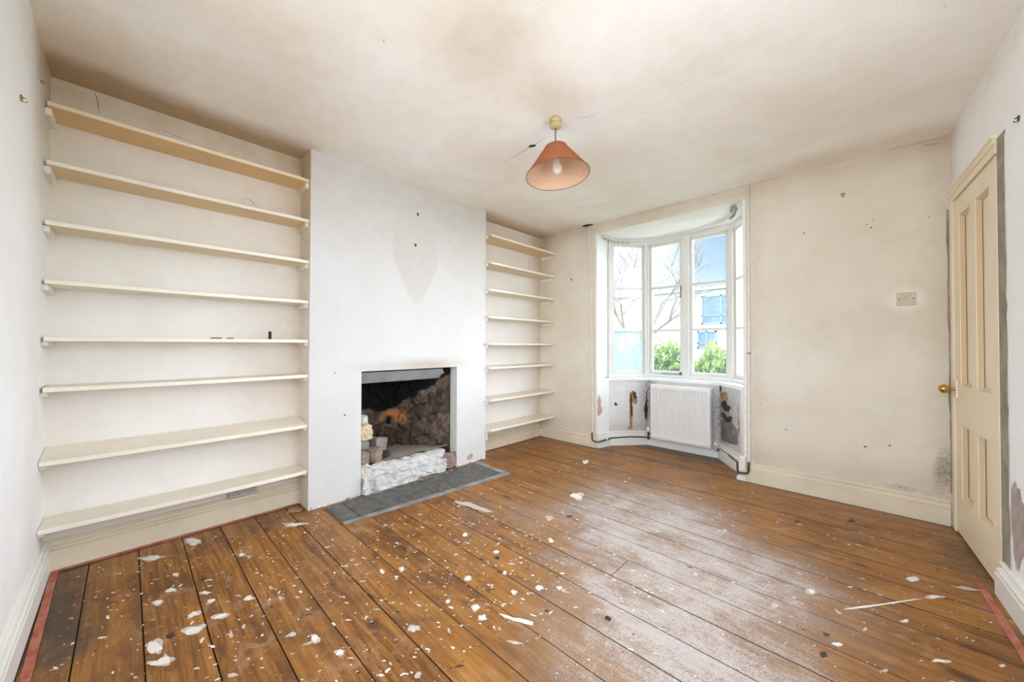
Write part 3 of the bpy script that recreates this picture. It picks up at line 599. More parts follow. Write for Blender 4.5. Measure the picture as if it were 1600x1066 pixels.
for cx_, cz_, s_ in ((-2.481, 1.675, 0.006), (0.02, 1.99, 0.005), (0.05, 2.01, 0.004), (0.04, 1.96, 0.006), (-0.33, 2.0, 0.006), (-0.45, 0.47, 0.006), (0.0, 0.42, 0.008), (-0.62, 1.86, 0.004), (0.31, 1.97, 0.004), (-2.3, 0.5, 0.005), (0.12, 0.45, 0.007)):
    fb.poly([(cx_ + s_ * math.cos(a) * 1.2, YW - 0.0008, cz_ + s_ * 0.7 * math.sin(a + 0.6)) for a in [k * PI / 4 for k in range(8)]], 1)
crack(fb, [(0.06, YW - 0.001, 2.462), (0.16, YW - 0.001, 2.472), (0.26, YW - 0.001, 2.470), (0.37, YW - 0.001, 2.466)], 0.0015, 2, (0, 0, 1))
crack(fb, [(0.28, YW - 0.001, 2.45), (0.33, YW - 0.001, 2.44), (0.37, YW - 0.001, 2.43)], 0.0025, 2, (0, 0, 1))
random.seed(5)
fb.poly([(0.385 + random.uniform(-.004, .004), YW - 0.001, 0.2 + 0.1 * k) for k in range(19)] + [(0.40, YW - 0.001, 2.0), (0.40, YW - 0.001, 0.2)], 2)
struct(fb.build('wall_front', [M_FRONT, M_HOLE_SHADE, M_STRIP], fix=False), 'stained beige wall around the bay window')

# bay: reveals, lower walls, ceiling
def bay_st(p):
    return (0.35 * gs(p[2], 0.2, 0.06), cl(0.20 + 0.5 * g2((p[0], p[2]), (-1.78, 0.5), 0.08, 0.35) + 0.5 * g2((p[0], p[2]), (-1.0, 0.45), 0.16, 0.3)) if not (p[0] < -2.09 or p[0] > -0.78) else 0.0, 0)
yb_ = MB()
def vquad(mb, a, b, z0, z1, mi=0, res=0.05, col=None): mb.quadgrid((a[0], a[1], z0), (b[0], b[1], z0), (b[0], b[1], z1), (a[0], a[1], z1), res, mi, col)
for i in range(1, 4): vquad(yb_, S[i], S[i + 1], 0, SILL, 0, 0.03, bay_st)
vquad(yb_, S[0], S[1], 0, SILL, 1); vquad(yb_, S[4], S[5], 0, SILL, 1)
vquad(yb_, S[0], Wn[0], SILL, HB, 1); vquad(yb_, Wn[3], S[5], SILL, HB, 1)
yb_.poly([(S[0][0], S[0][1], SILL), (Wn[0][0], Wn[0][1], SILL), (S[1][0], S[1][1], SILL)], 1)
def onwall(a, b, pts, mi, off=0.0015):
    a, b = Vector(a), Vector(b); d = (b - a).normalized(); n = Vector((d.y, -d.x))
    out = []
    for i in range(len(pts)):
        p, q = Vector(pts[i]), Vector(pts[(i + 1) % len(pts)]); k_ = max(1, int((q - p).length / 0.012))
        for j in range(k_):
            r = p.lerp(q, j / k_); jt = noise.noise_vector(Vector((r.x * 45, r.y * 45, off * 900))) * 0.012; out.append((max(0.003, r.x + jt.x), r.y + jt.y))
    yb_.poly([((a + d * s_ + n * off).x, (a + d * s_ + n * off).y, z) for s_, z in out], mi)
onwall(S[1], S[2], [(0.237, 0.582), (0.279, 0.628), (0.315, 0.594), (0.336, 0.488), (0.307, 0.449), (0.279, 0.489), (0.279, 0.291), (0.276, 0.172), (0.208, 0.175), (0.243, 0.226), (0.243, 0.292), (0.244, 0.476)], 3)
onwall(S[1], S[2], [(0.279, 0.588), (0.308, 0.601), (0.324, 0.528), (0.293, 0.528)], 4, 0.003)
onwall(S[1], S[2], [(0.250, 0.56), (0.268, 0.57), (0.270, 0.33), (0.255, 0.30)], 4, 0.003)
onwall(S[1], S[2], [(0.076, 0.5), (0.085, 0.475), (0.099, 0.46), (0.085, 0.45), (0.076, 0.437), (0.070, 0.455), (0.055, 0.468), (0.068, 0.475)], 4)
onwall(S[1], S[2], [(0.446, 0.657), (0.455, 0.60), (0.450, 0.524), (0.456, 0.379), (0.450, 0.272), (0.43, 0.286), (0.415, 0.379), (0.44, 0.525)], 4)
onwall(S[0], S[1], [(0.03, 0.583), (0.06, 0.546), (0.06, 0.457), (0.085, 0.415), (0.06, 0.367), (0.01, 0.343), (0.004, 0.54)], 2)
E0, E1 = S[3], S[4]
onwall(E0, E1, [(0.005, 0.677), (0.06, 0.668), (0.171, 0.684), (0.184, 0.625), (0.155, 0.576), (0.069, 0.597), (0.005, 0.631)], 3)
onwall(E0, E1, [(0.01, 0.735), (0.046, 0.735), (0.046, 0.669), (0.009, 0.67)], 4, 0.003)
onwall(E0, E1, [(0.083, 0.588), (0.13, 0.60), (0.17, 0.565), (0.251, 0.547), (0.20, 0.505), (0.154, 0.497), (0.10, 0.50), (0.038, 0.535)], 4, 0.003)
onwall(E0, E1, [(0.037, 0.454), (0.09, 0.475), (0.17, 0.445), (0.277, 0.465), (0.263, 0.418), (0.18, 0.39), (0.096, 0.407)], 4, 0.003)
onwall(E0, E1, [(0.03, 0.387), (0.12, 0.42), (0.236, 0.413), (0.33, 0.385), (0.366, 0.365), (0.375, 0.30), (0.389, 0.235), (0.2, 0.20), (0.04, 0.185)], 5)
onwall(E0, E1, [(0.276, 0.378), (0.315, 0.392), (0.34, 0.307), (0.288, 0.305)], 3, 0.003)
onwall(E0, E1, [(0.381, 0.59), (0.395, 0.60), (0.39, 0.50), (0.415, 0.40), (0.40, 0.314), (0.377, 0.305), (0.385, 0.42)], 3)
# outer leaf and bay roof
Wo = [(-2.35, 3.9), (-1.93, 4.44), (-0.90, 4.44), (-0.50, 3.9)]
for i in range(3): vquad(yb_, Wo[i + 1], Wo[i], -0.5, SILL - 0.05, 6, 0.5)
struct(yb_.build('wall_bay', [M_BAY, M_LEFT, M_PLASTER, M_RAWWOOD, M_HOLE_SHADE, M_DAMP, M_STUCCO], fix=False), 'peeling grey white wall below the bay windows')
rb_ = MB()
rp = [S[0], Wo[0], Wo[1], Wo[2], Wo[3], S[5]]
rb_.poly([(x, y, HB) for x, y in rp]); rb_.poly([(x, y, HB + 0.12) for x, y in reversed(rp)])
for i in range(5): rb_.poly([(*rp[i], HB), (*rp[i], HB + 0.12), (*rp[i + 1], HB + 0.12), (*rp[i + 1], HB)])
M_BAYC = plain('bay_ceiling_white', (0.82, 0.82, 0.79), 0.8, 0.03, 4, bump=0.15)
struct(rb_.build('ceiling_bay', M_BAYC, fix=False), 'white ceiling of the bay')

# right wall (with a doorway) ------------------------------------------------
DY0, DY1, DZ = 2.755, 3.525, 2.03
def rp3(y, z, off=0.0): return (XR(y) - off, y, z)
def r_st(p):
    y, z = p[1], p[2]
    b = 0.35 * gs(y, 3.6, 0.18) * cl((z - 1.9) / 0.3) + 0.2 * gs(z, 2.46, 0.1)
    return (cl(b), 0, 0)
qb = MB()
for (ya, yb, za, zb) in ((-0.6, FILL_RW[0], 0, H), (FILL_RW[1], DY0 - 0.09, 0, H), (FILL_RW[0], FILL_RW[1], 0, FILL_RW[2]), (FILL_RW[0], FILL_RW[1], FILL_RW[3], H), (DY0 - 0.09, 3.62, DZ + 0.06, H), (DY1 + 0.03, 3.62, 0, DZ + 0.06)):
    qb.quadgrid(rp3(ya, za), rp3(yb, za), rp3(yb, zb), rp3(ya, zb), 0.07, 0, r_st)
qb.quadgrid(rp3(DY0 - 0.09, 0, 0.0), rp3(DY0 + 0.02, 0, 0.0), rp3(DY0 + 0.02, DZ + 0.06, 0.0), rp3(DY0 - 0.09, DZ + 0.06, 0.0), 0.04, 1)
def onright(pts, mi, off): qb.poly([rp3(3.6 - s_ * 0.99827, z, off) for s_, z in pts], mi)
onright([(0.955, 0.530), (0.968, 0.500), (0.97, 0.538), (1.0, 0.56), (1.018, 0.53), (1.038, 0.541), (1.062, 0.491), (1.081, 0.492), (1.12, 0.45), (1.13, 0.34), (1.112, 0.317), (1.05, 0.25), (1.019, 0.19), (0.985, 0.24), (0.974, 0.286), (0.952, 0.325), (0.947, 0.411)], 2, 0.0015)
onright([(0.955, 0.30), (0.975, 0.275), (1.0, 0.21), (1.01, 0.185), (0.985, 0.19), (0.96, 0.225)], 3, 0.004)
# ragged edge of plaster beside the bare strip
random.seed(3); zz = 0.15; yy0 = DY0 - 0.09
ep = []
while zz < 2.08: ep.append((zz, random.uniform(-0.004, 0.012))); zz += random.uniform(0.03, 0.09)
for i in range(len(ep) - 1):
    (za, oa), (zb, ob) = ep[i], ep[i + 1]
    qb.poly([rp3(yy0 - 0.003, za, 0.001), rp3(yy0 - 0.003, zb, 0.001), rp3(yy0 + ob, zb, 0.001), rp3(yy0 + oa, za, 0.001)], 0)
# the wall has depth behind its face
for (ya, yb, za, zb) in ((-0.6, FILL_RW[0], 0, H), (FILL_RW[1], DY0, 0, H), (FILL_RW[0], FILL_RW[1], 0, FILL_RW[2]), (FILL_RW[0], FILL_RW[1], FILL_RW[3], H), (DY0, 3.62, DZ + 0.06, H)):
    qb.poly([rp3(ya, za, -0.14), rp3(ya, zb, -0.14), rp3(yb, zb, -0.14), rp3(yb, za, -0.14)])
struct(qb.build('wall_right', [M_RIGHT, M_STRIP, M_PLASTER2, M_LEFT, M_HOLE_SHADE], fix=False), 'white wall with the cream door')

# ------------------------------------------------------------------ skirtings
PROF = [(0, 0.0), (0.027, 0.0), (0.027, 0.098), (0.024, 0.101), (0.014, 0.102), (0.013, 0.105), (0.022, 0.109), (0.023, 0.116), (0.017, 0.122), (0.007, 0.124), (0.006, 0.134), (0.012, 0.140), (0.014, 0.147), (0.010, 0.152), (0, 0.153)]
def skirting(name, path, mat, side, label, extra=None):
    m = MB(); m.sweep(path, PROF, side)
    if extra: extra(m)
    o = m.build(name, [mat, M_HOLE_SHADE, M_PIPEW]); o['label'] = label; o['kind'] = 'structure'; return o
skirting('baseboard_left', [(XA, YL), (0.6, YL)], M_SKIRTW, 1, 'white moulded skirting along the left wall')
skirting('baseboard_alcove_left', [(XA, Y1), (XA, YL + 0.02)], M_SKIRT, 1, 'cream moulded skirting under the left shelves')
skirting('baseboard_alcove_right', [(XA, YW - 0.02), (XA, Y2)], M_SKIRT, 1, 'cream moulded skirting under the right shelves')
skirting('baseboard_front_left', [(OX0, YW), (XA + 0.02, YW)], M_SKIRT, 1, 'cream moulded skirting left of the bay')
skirting('baseboard_front_right', [(0.385, YW), (OX1 - 0.03, YW)], M_SKIRT, 1, 'cream moulded skirting right of the bay')
skirting('baseboard_bay', [S[4], S[3], S[2], S[1], S[0]], M_SKIRTW, 1, 'white moulded skirting around the foot of the bay')
skirting('baseboard_right', [(XR(-0.5), -0.5), (XR(DY0), DY0)], M_SKIRTW, 1, 'white moulded skirting right of the door')

# ------------------------------------------------------------------ door
LF = Vector((-math.cos(math.atan(0.0588)), -math.sin(math.atan(0.0588)), 0))  # into the room
def dT(off=0.0):
    """local x runs along the wall away from the window, local y into the room, origin at the corner on the wall"""
    ux = Vector((0.0588, -1, 0)).normalized(); uy = Vector((-ux.y, ux.x, 0)) * -1
    uy = Vector((ux.y, -ux.x, 0)); 
    if uy.x > 0: uy = -uy
    m = Matrix((ux, uy, Vector((0, 0, 1)))).transposed().to_4x4(); m.translation = Vector((XR(3.6), 3.6, 0)) + uy * off
    return m
DT = dT()
dd = thing('door', 'cream painted four panel door with a brass knob at its left edge', 'door', tuple(DT @ Vector((0.46, 0.0, 0.0))))
dd.name = 'door_1'; dd['kind'] = 'structure'
d0, d1, dz0, dz1 = 0.095, 0.828, 0.012, 2.010
def dbox(mb, x0, x1, y0, y1, z0, z1, mi=0): mb.box((x0, y0, z0), (x1, y1, z1), mi, DT)
# panel openings: x ranges and z ranges
PX = [(d0 + 0.115, d0 + 0.325), (d0 + 0.420, d0 + 0.635)]; PZ = [(0.235, 0.665), (0.900, 1.905)]
lm = MB()
fy0, fy1 = -0.035, 0.004
xs_ = [d0, PX[0][0], PX[0][1], PX[1][0], PX[1][1], d1]
dbox(lm, xs_[0], xs_[1], fy0, fy1, dz0, dz1); dbox(lm, xs_[2], xs_[3], fy0, fy1, dz0, dz1); dbox(lm, xs_[4], xs_[5], fy0, fy1, dz0, dz1)
for (xa, xb) in PX:
    dbox(lm, xa, xb, fy0, fy1, dz0, PZ[0][0]); dbox(lm, xa, xb, fy0, fy1, PZ[0][1], PZ[1][0]); dbox(lm, xa, xb, fy0, fy1, PZ[1][1], dz1)
lo_ = lm.build('door_frame', M_DOOR, dd); lo_.name = 'door_leaf'
for (xa, xb) in PX:
    for (za, zb) in PZ:
        pm_ = MB(); dbox(pm_, xa, xb, fy0 + 0.006, -0.020, za, zb)
        # moulding round the sunk panel, sloping back
        w_ = 0.016
        for (A, B, Cc, D) in (((xa, za), (xb, za), (xb - w_, za + w_), (xa + w_, za + w_)), ((xb, za), (xb, zb), (xb - w_, zb - w_), (xb - w_, za + w_)), ((xb, zb), (xa, zb), (xa + w_, zb - w_), (xb - w_, zb - w_)), ((xa, zb), (xa, za), (xa + w_, za + w_), (xa + w_, zb - w_))):
            pm_.poly([DT @ Vector((A[0], 0.0, A[1])), DT @ Vector((B[0], 0.0, B[1])), DT @ Vector((Cc[0], -0.017, Cc[1])), DT @ Vector((D[0], -0.017, D[1]))], 1)
        pm_.build('door_panel', [M_DOOR, M_DOORSHADE], dd)
kb = MB()
kz = 0.868; kx = d0 + 0.03
KT = DT @ Matrix.Translation((kx, 0.004, kz)) @ Matrix.Rotation(-PI / 2, 4, 'X')
kb.lathe([(0.0, 0.0), (0.018, 0.0), (0.018, 0.004), (0.009, 0.007), (0.008, 0.028), (0.012, 0.031), (0.021, 0.037), (0.0255, 0.046), (0.0265, 0.054), (0.0245, 0.063), (0.018, 0.071), (0.009, 0.0755), (0.0, 0.0765)], 28, 0, KT)
kb.build('door_knob', M_BRASS, dd)
pb = MB(); dbox(pb, d0 - 0.022, d0 + 0.05, 0.0, 0.012, 0.82, 0.925)
pb2 = bevel(pb.build('lock_case', M_DOOR, dd), 0.002)
# lining, architrave
ar = MB()
aw = 0.075
dbox(ar, 0.035, d0 - 0.004, -0.03, 0.012, 0.0, dz1 + 0.02)
for (za, zb, y1_) in ((dz1 + 0.012, dz1 + 0.055, 0.008), (dz1 + 0.055, dz1 + 0.085, 0.013), (dz1 + 0.085, dz1 + 0.10, 0.018)):
    dbox(ar, 0.035, d1 + 0.004, -0.03, y1_, za, zb)
struct(bevel(ar.build('trim_1', M_DOOR), 0.003), 'cream moulded architrave over the door')
db = MB(); dbox(db, 0.02, d1 + 0.02, -0.16, -0.13, -0.01, 2.1); struct(db.build('wall_hall', M_LEFT), 'wall behind the door')

# ------------------------------------------------------------------ bay windows
sl = MB()
off_in = [(-2.105, 3.80), (-1.792, 4.125), (-1.068, 4.125), (-0.795, 3.80)]
# sill board: outer line = windows, inner line slightly proud of the wall below
ins = [(-2.128, 3.70), (-2.082, 3.80), (-1.790, 4.118), (-1.070, 4.118), (-0.815, 3.80), (-0.765, 3.70)]
outs = [(-2.137, 3.70), (-2.20, 3.87), (-1.90, 4.33), (-0.93, 4.33), (-0.64, 3.87), (-0.743, 3.70)]
for i in range(5):
    a, b, c_, d_ = ins[i], ins[i + 1], outs[i + 1], outs[i]
    for z, flip in ((SILL, 0), (SILL - 0.032, 1)): sl.poly([(*a, z), (*b, z), (*c_, z), (*d_, z)] if not flip else [(*d_, z), (*c_, z), (*b, z), (*a, z)])
    sl.poly([(*a, SILL - 0.032), (*b, SILL - 0.032), (*b, SILL), (*a, SILL)]); sl.poly([(*c_, SILL - 0.032), (*d_, SILL - 0.032), (*d_, SILL), (*c_, SILL)])
struct(bevel(sl.build('trim_2', M_SILL), 0.004), 'white window sill board of the bay')
def wT(a, b):
    a, b = Vector(a), Vector(b); d = (b - a).normalized(); n = Vector((-d.y, d.x))    # n points outdoors for left-to-right travel
    m = Matrix(((d.x, n.x, 0, a.x), (d.y, n.y, 0, a.y), (0, 0, 1, 0), (0, 0, 0, 1))); return m, (b - a).length
WZ0, WZ1 = SILL, HB
pl = MB()
def post(mb, x, y, w_, T, d0_=-0.03, d1_=0.09): mb.box((x - w_ / 2, d0_, WZ0), (x + w_ / 2, d1_, WZ1), 0, T)
T01, L01 = wT(Wn[0], Wn[1]); T12, L12 = wT(Wn[1], Wn[2]); T23, L23 = wT(Wn[2], Wn[3])
for T_, xx in ((T01, 0.012), (T01, L01 - 0.012), (T12, 0.012), (T12, L12 / 2 - 0.005), (T12, L12 - 0.012), (T23, 0.012), (T23, L23 - 0.012)):
    post(pl, xx, 0, 0.075 if T_ is T12 and 0.1 < xx < 0.8 else 0.05, T_)
for (a, b) in ((Wn[1], 0), (Wn[2], 0)):
    pl.lathe([(0.036, WZ0), (0.036, WZ1)], 10, 0, Matrix.Translation((a[0], a[1] + 0.03, 0)))
for T_, L_ in ((T01, L01), (T12, L12), (T23, L23)):
    pl.box((0.001, -0.026, 2.317), (L_ - 0.001, 0.085, WZ1 - 0.001), 0, T_); pl.box((0.001, -0.022, WZ0 + 0.001), (L_ - 0.001, 0.10, 0.801), 0, T_)
struct(bevel(pl.build('trim_3', M_WHITE), 0.004), 'white timber posts, head and base rail between the bay windows')
BARS = [(1.785, 1.82), (1.290, 1.322)]
def window(idx, T, x0, x1, label, glasses, top=2.318, bot=0.800, handle=False):
    cx = (x0 + x1) / 2; base = T @ Vector((cx, 0.03, bot))
    root = thing('window_%d' % idx, label, 'window', tuple(base)); root['kind'] = 'structure'
    f = MB(); fw = 0.030; y0, y1 = 0.0, 0.045
    f.box((x0, y0, bot), (x0 + fw, y1, top), 0, T); f.box((x1 - fw, y0, bot), (x1, y1, top), 0, T)
    f.box((x0 + fw - 0.0005, y0 + 0.001, top - fw), (x1 - fw + 0.0005, y1 - 0.001, top), 0, T); f.box((x0 + fw - 0.0005, y0 + 0.001, bot), (x1 - fw + 0.0005, y1 - 0.001, bot + fw + 0.008), 0, T)
    bevel(f.build('sash', M_WHITE, root), 0.003)
    for (za, zb) in BARS:
        g_ = MB(); g_.box((x0 + fw, y0 + 0.004, za + 0.003), (x1 - fw, y1 - 0.004, zb - 0.003), 0, T); bevel(g_.build('glazing_bar', M_WHITE, root), 0.003)
    zz_ = [bot + fw + 0.008, BARS[1][0], BARS[1][1], BARS[0][0], BARS[0][1], top - fw]
    for k in range(3):
        p_ = MB(); p_.box((x0 + fw - 0.003, 0.020, zz_[2 * k] - 0.003), (x1 - fw + 0.003, 0.024, zz_[2 * k + 1] + 0.003), 0, T)
        o = p_.build('glass_pane', glasses[k], root)
        if glasses[k] is M_GLASSF: o['label'] = 'misted pale blue pane'
    if handle:
        h_ = MB(); h_.box((x1 - 0.016, -0.012, 1.74), (x1 - 0.004, 0.0, 1.80), 0, T); h_.tube([T @ Vector((x1 - 0.010, -0.012, 1.79)), T @ Vector((x1 - 0.010, -0.03, 1.78)), T @ Vector((x1 - 0.012, -0.034, 1.70)), T @ Vector((x1 - 0.012, -0.030, 1.66))], 0.006, 8)
        h_.build('window_handle', M_DAMP, root)
        s2 = MB(); s2.tube([T @ Vector((x0 + 0.14, -0.015, 0.812)), T @ Vector((x0 + 0.25, -0.02, 0.809)), T @ Vector((x0 + 0.38, -0.015, 0.812))], 0.004, 6); s2.box((x0 + 0.34, -0.02, 0.795), (x0 + 0.36, 0.0, 0.835), 0, T)
        s2.build('casement_stay', M_DAMP, root)
    return root
window(1, T01, 0.040, L01 - 0.038, 'left angled window of the bay, its lowest pane misted', [M_GLASSF, M_GLASS, M_GLASS])
window(2, T12, 0.038, L12 / 2 - 0.042, 'middle bay window with a dark catch and a stay', [M_GLASS] * 3, handle=True)
window(3, T12, L12 / 2 + 0.034, L12 - 0.038, 'bay window showing blue sky and the white building', [M_GLASS] * 3)
window(4, T23, 0.038, L23 - 0.040, 'right angled window half hidden behind the wall edge', [M_GLASS] * 3)

for idx, T_, x0_, x1_, lab in ((5, Matrix.Translation((FILL_BW[0], YL - 0.06, 0)), 0.0, FILL_BW[1] - FILL_BW[0], 'wide window added in the left wall behind the viewer as fill light'),
                               (6, Matrix.Translation((XR(1.1) + 0.07, FILL_RW[1], 0)) @ Matrix.Rotation(-PI / 2, 4, 'Z'), 0.0, FILL_RW[1] - FILL_RW[0], 'window added in the right wall beside the viewer as fill light')):
    rt_ = thing('window_%d' % idx, lab, 'window', tuple(T_ @ Vector((x1_ / 2, 0, 0.75)))); rt_['kind'] = 'structure'  # unseen windows, added to let in fill daylight
    f = MB(); z0_, z1_ = 0.75, 2.15
    for (a, b, c_, d_) in ((0, .05, z0_, z1_), (x1_ - .05, x1_, z0_, z1_), (x1_ / 2 - .025, x1_ / 2 + .025, z0_, z1_), (0, x1_, z0_, z0_ + .05), (0, x1_, z1_ - .05, z1_)): f.box((a, -0.05, c_), (b, 0.05, d_), 0, T_)
    bevel(f.build('sash', M_WHITE, rt_), 0.004)
    g_ = MB(); g_.box((0.04, -0.003, z0_ + .04), (x1_ - 0.04, 0.003, z1_ - .04), 0, T_); g_.build('glass_pane', M_GLASS, rt_)
# curtain track
ct = thing('curtain_track', 'curved pale curtain track under the bay ceiling', 'curtain track', (-1.45, 4.1, 2.345))
TR = [(-2.09, 3.66), (-2.085, 3.80), (-2.04, 3.93), (-1.93, 4.05), (-1.80, 4.115), (-1.60, 4.145), (-1.32, 4.135), (-1.12, 4.085), (-0.96, 3.97), (-0.86, 3.83), (-0.80, 3.66)]
def smooth_path(P, n=8):
    out = []
    for i in range(len(P) - 1):
        p0 = Vector(P[max(i - 1, 0)]); p1 = Vector(P[i]); p2 = Vector(P[i + 1]); p3 = Vector(P[min(i + 2, len(P) - 1)])
        for k in range(n):
            t = k / n; out.append(0.5 * ((2 * p1) + (-p0 + p2) * t + (2 * p0 - 5 * p1 + 4 * p2 - p3) * t * t + (-p0 + 3 * p1 - 3 * p2 + p3) * t ** 3))
    out.append(Vector(P[-1])); return out
tp = smooth_path(TR)
m = MB(); m.sweep([(p.x, p.y) for p in tp], [(-0.006, 2.335), (0.006, 2.335), (0.006, 2.362), (-0.006, 2.362)], 1); m.build('rail', M_TRACK, ct)
for i in (2, 20, 40, 60, 77):
    p = tp[i]; m = MB(); m.box((p.x - 0.008, p.y - 0.008, 2.358), (p.x + 0.008, p.y + 0.008, 2.37)); m.build('bracket', M_TRACK, ct)
for i in (0, 3, 6, 9, 12, 15, 18, 21, 68, 70, 71, 72, 73, 74, 75, 76, 78):
    p = tp[min(i, len(tp) - 1)]; m = MB(); m.box((p.x - 0.006, p.y - 0.006, 2.318), (p.x + 0.006, p.y + 0.006, 2.336)); m.tube([(p.x, p.y, 2.318), (p.x + 0.004, p.y, 2.306)], 0.003, 6); m.build('runner', M_TRACKO, ct)
m = MB(); m.tube([(-0.86, 3.76, 2.345), (-0.84, 3.70, 2.35), (-0.80, 3.63, 2.335), (-0.79, 3.62, 2.30)], 0.012, 8); o = m.build('end_stop', M_TRACKO, ct); o['label'] = 'brown end fitting of the track'

# ------------------------------------------------------------------ radiator
RX0, RX1, RY0, RZ0, RZ1 = -1.712, -1.112, 4.0, 0.105, 0.700
rd = thing('radiator', 'white ribbed panel radiator under the bay windows', 'radiator', ((RX0 + RX1) / 2, 4.05, 0))
def rad_panel(yf, sgn):
    m = MB(); nrib = 17; nx = nrib * 10; nzr = 40
    wz = RZ1 - RZ0; wx = RX1 - RX0
    def P(u, v):
        x = RX0 + wx * u; z = RZ0 + wz * v
        ru = (u - 0.035) / 0.93; dep = 0.0
        if 0 < ru < 1:
            ph = (ru * nrib) % 1.0; t = cl((v - 0.075) / 0.02) * cl((0.925 - v) / 0.02)
            tri = abs(ph - 0.5) * 2; dep = 0.022 * cl((0.46 - tri) / 0.10) * t
        edge = min(u, 1 - u) * wx; ez = min(v, 1 - v) * wz; r = 0.012; e = min(edge, ez)
        rim = 0.0 if e > r else (r - math.sqrt(max(0, r * r - (r - e) ** 2)))
        return Vector((x, yf + sgn * (dep + rim), z))
    m.grid(P, nx, nzr, 0, True)
    m.box((RX0 + 0.002, min(yf + sgn * 0.024, yf + sgn * 0.025), RZ0 + 0.002), (RX1 - 0.002, max(yf + sgn * 0.024, yf + sgn * 0.025), RZ1 - 0.002))
    return m
o = rad_panel(RY0, 1).build('front_panel', M_RAD, rd); 
o = rad_panel(RY0 + 0.095, -1).build('back_panel', M_RAD, rd)
m = MB(); m.box((RX1 - 0.001, RY0 + 0.008, RZ0 + 0.01), (RX1 + 0.003, RY0 + 0.088, RZ1 + 0.002)); bevel(m.build('side_cover', M_RAD, rd), 0.002)
m = MB(); m.box((RX0 - 0.003, RY0 + 0.008, RZ0 + 0.01), (RX0 + 0.001, RY0 + 0.088, RZ1 + 0.002)); bevel(m.build('side_cover', M_RAD, rd), 0.002)
m = MB()
m.box((RX0, RY0 + 0.010, RZ1 - 0.006), (RX1, RY0 + 0.016, RZ1 + 0.001)); m.box((RX0, RY0 + 0.080, RZ1 - 0.006), (RX1, RY0 + 0.086, RZ1 + 0.001))
for k in range(34): x = RX0 + 0.01 + k * (RX1 - RX0 - 0.02) / 33; m.box((x - 0.003, RY0 + 0.014, RZ1 - 0.006), (x + 0.003, RY0 + 0.083, RZ1))
m.build('top_grille', M_RAD, rd)
for (x, zt, cap) in ((RX0 - 0.045, 0.175, 0.050), (RX1 + 0.040, 0.150, 0.026)):
    v = MB(); y = RY0 + 0.047
    v.tube([(x, y, 0.085), (x, y, zt - 0.01)], 0.011, 12); v.tube([(x, y, zt - 0.03), (x + (0.05 if x < RX0 else -0.05), y, zt - 0.03)], 0.010, 12); v.tube([(x, y, 0.085), (x, y, 0.10)], 0.015, 8)
    vo = v.build('valve', M_PIPED if x < RX0 else M_METALG, rd)
    c_ = MB(); c_.lathe([(0.0, 0.0), (0.017, 0.0), (0.018, 0.01), (0.016, cap), (0.010, cap + 0.004), (0.0, cap + 0.004)], 18, 0, Matrix.Translation((x, y, zt - 0.008))); c_.build('valve_cap', M_PIPEW, vo)
for x in (RX0 + 0.12, RX1 - 0.12):
    m = MB(); m.box((x - 0.015, RY0 + 0.094, 0.2), (x + 0.015, 4.139, 0.60)); m.build('wall_bracket', M_RAD, rd)

# ------------------------------------------------------------------ heating pipes
pL = thing('heating_pipe', 'thin painted pipe down the wall at the left edge of the bay', 'pipe', (-2.19, 3.57, 0.03))
m = MB(); m.tube([(-2.235, 3.588, 2.478), (-2.232, 3.588, 2.40), (-2.205, 3.588, 2.0), (-2.20, 3.588, 1.4), (-2.19, 3.588, 0.6), (-2.186, 3.588, 0.20), (-2.186, 3.572, 0.165)], 0.0085, 10); m.build('painted_riser', M_PIPEW, pL)
m = MB(); m.tube([(-2.186, 3.572, 0.165), (-2.186, 3.567, 0.14), (-2.184, 3.566, 0.10), (-2.176, 3.564, 0.082), (-2.15, 3.562, 0.075), (-2.112, 3.562, 0.075), (-2.095, 3.60, 0.078), (-2.066, 3.79, 0.088), (-1.93, 3.955, 0.093), (-1.80, 4.09, 0.09), (-1.772, 4.10, 0.088), (-1.757, 4.075, 0.087), (-1.757, 4.049, 0.085)], 0.0085, 10); m.build('bare_run', M_PIPED, pL)['label'] = 'dark bare copper run of the pipe'
for (x, y, z) in ((-2.202, 3.592, 1.33), (-2.08, 3.70, 0.085)):
    m = MB(); m.tube([(x, y, z - 0.008), (x, y, z + 0.008)], 0.014, 10); m.build('pipe_clip', M_PIPEW, pL)
pR = thing('heating_pipe', 'thin painted pipe down the wall at the right edge of the bay', 'pipe', (-0.70, 3.57, 0.03))
m = MB(); m.tube([(-0.698, 3.588, 2.478), (-0.697, 3.588, 2.0), (-0.695, 3.588, 1.4), (-0.697, 3.588, 0.7), (-0.698, 3.588, 0.20), (-0.699, 3.572, 0.165)], 0.0085, 10); m.build('painted_riser', M_PIPEW, pR)
m = MB(); m.tube([(-0.699, 3.572, 0.165), (-0.700, 3.567, 0.14), (-0.700, 3.566, 0.09), (-0.708, 3.562, 0.072), (-0.74, 3.56, 0.066), (-0.775, 3.562, 0.066), (-0.80, 3.66, 0.075), (-0.828, 3.785, 0.09), (-0.94, 3.95, 0.095), (-1.035, 4.085, 0.10), (-1.072, 4.07, 0.088), (-1.072, 4.047, 0.085)], 0.0095, 10); m.build('bare_run', M_PIPED, pR)['label'] = 'dark bare copper run of the pipe'
m = MB(); m.tube([(-0.697, 3.592, 1.06), (-0.697, 3.592, 1.075)], 0.013, 10); m.build('pipe_clip', M_RAWWOOD, pR)
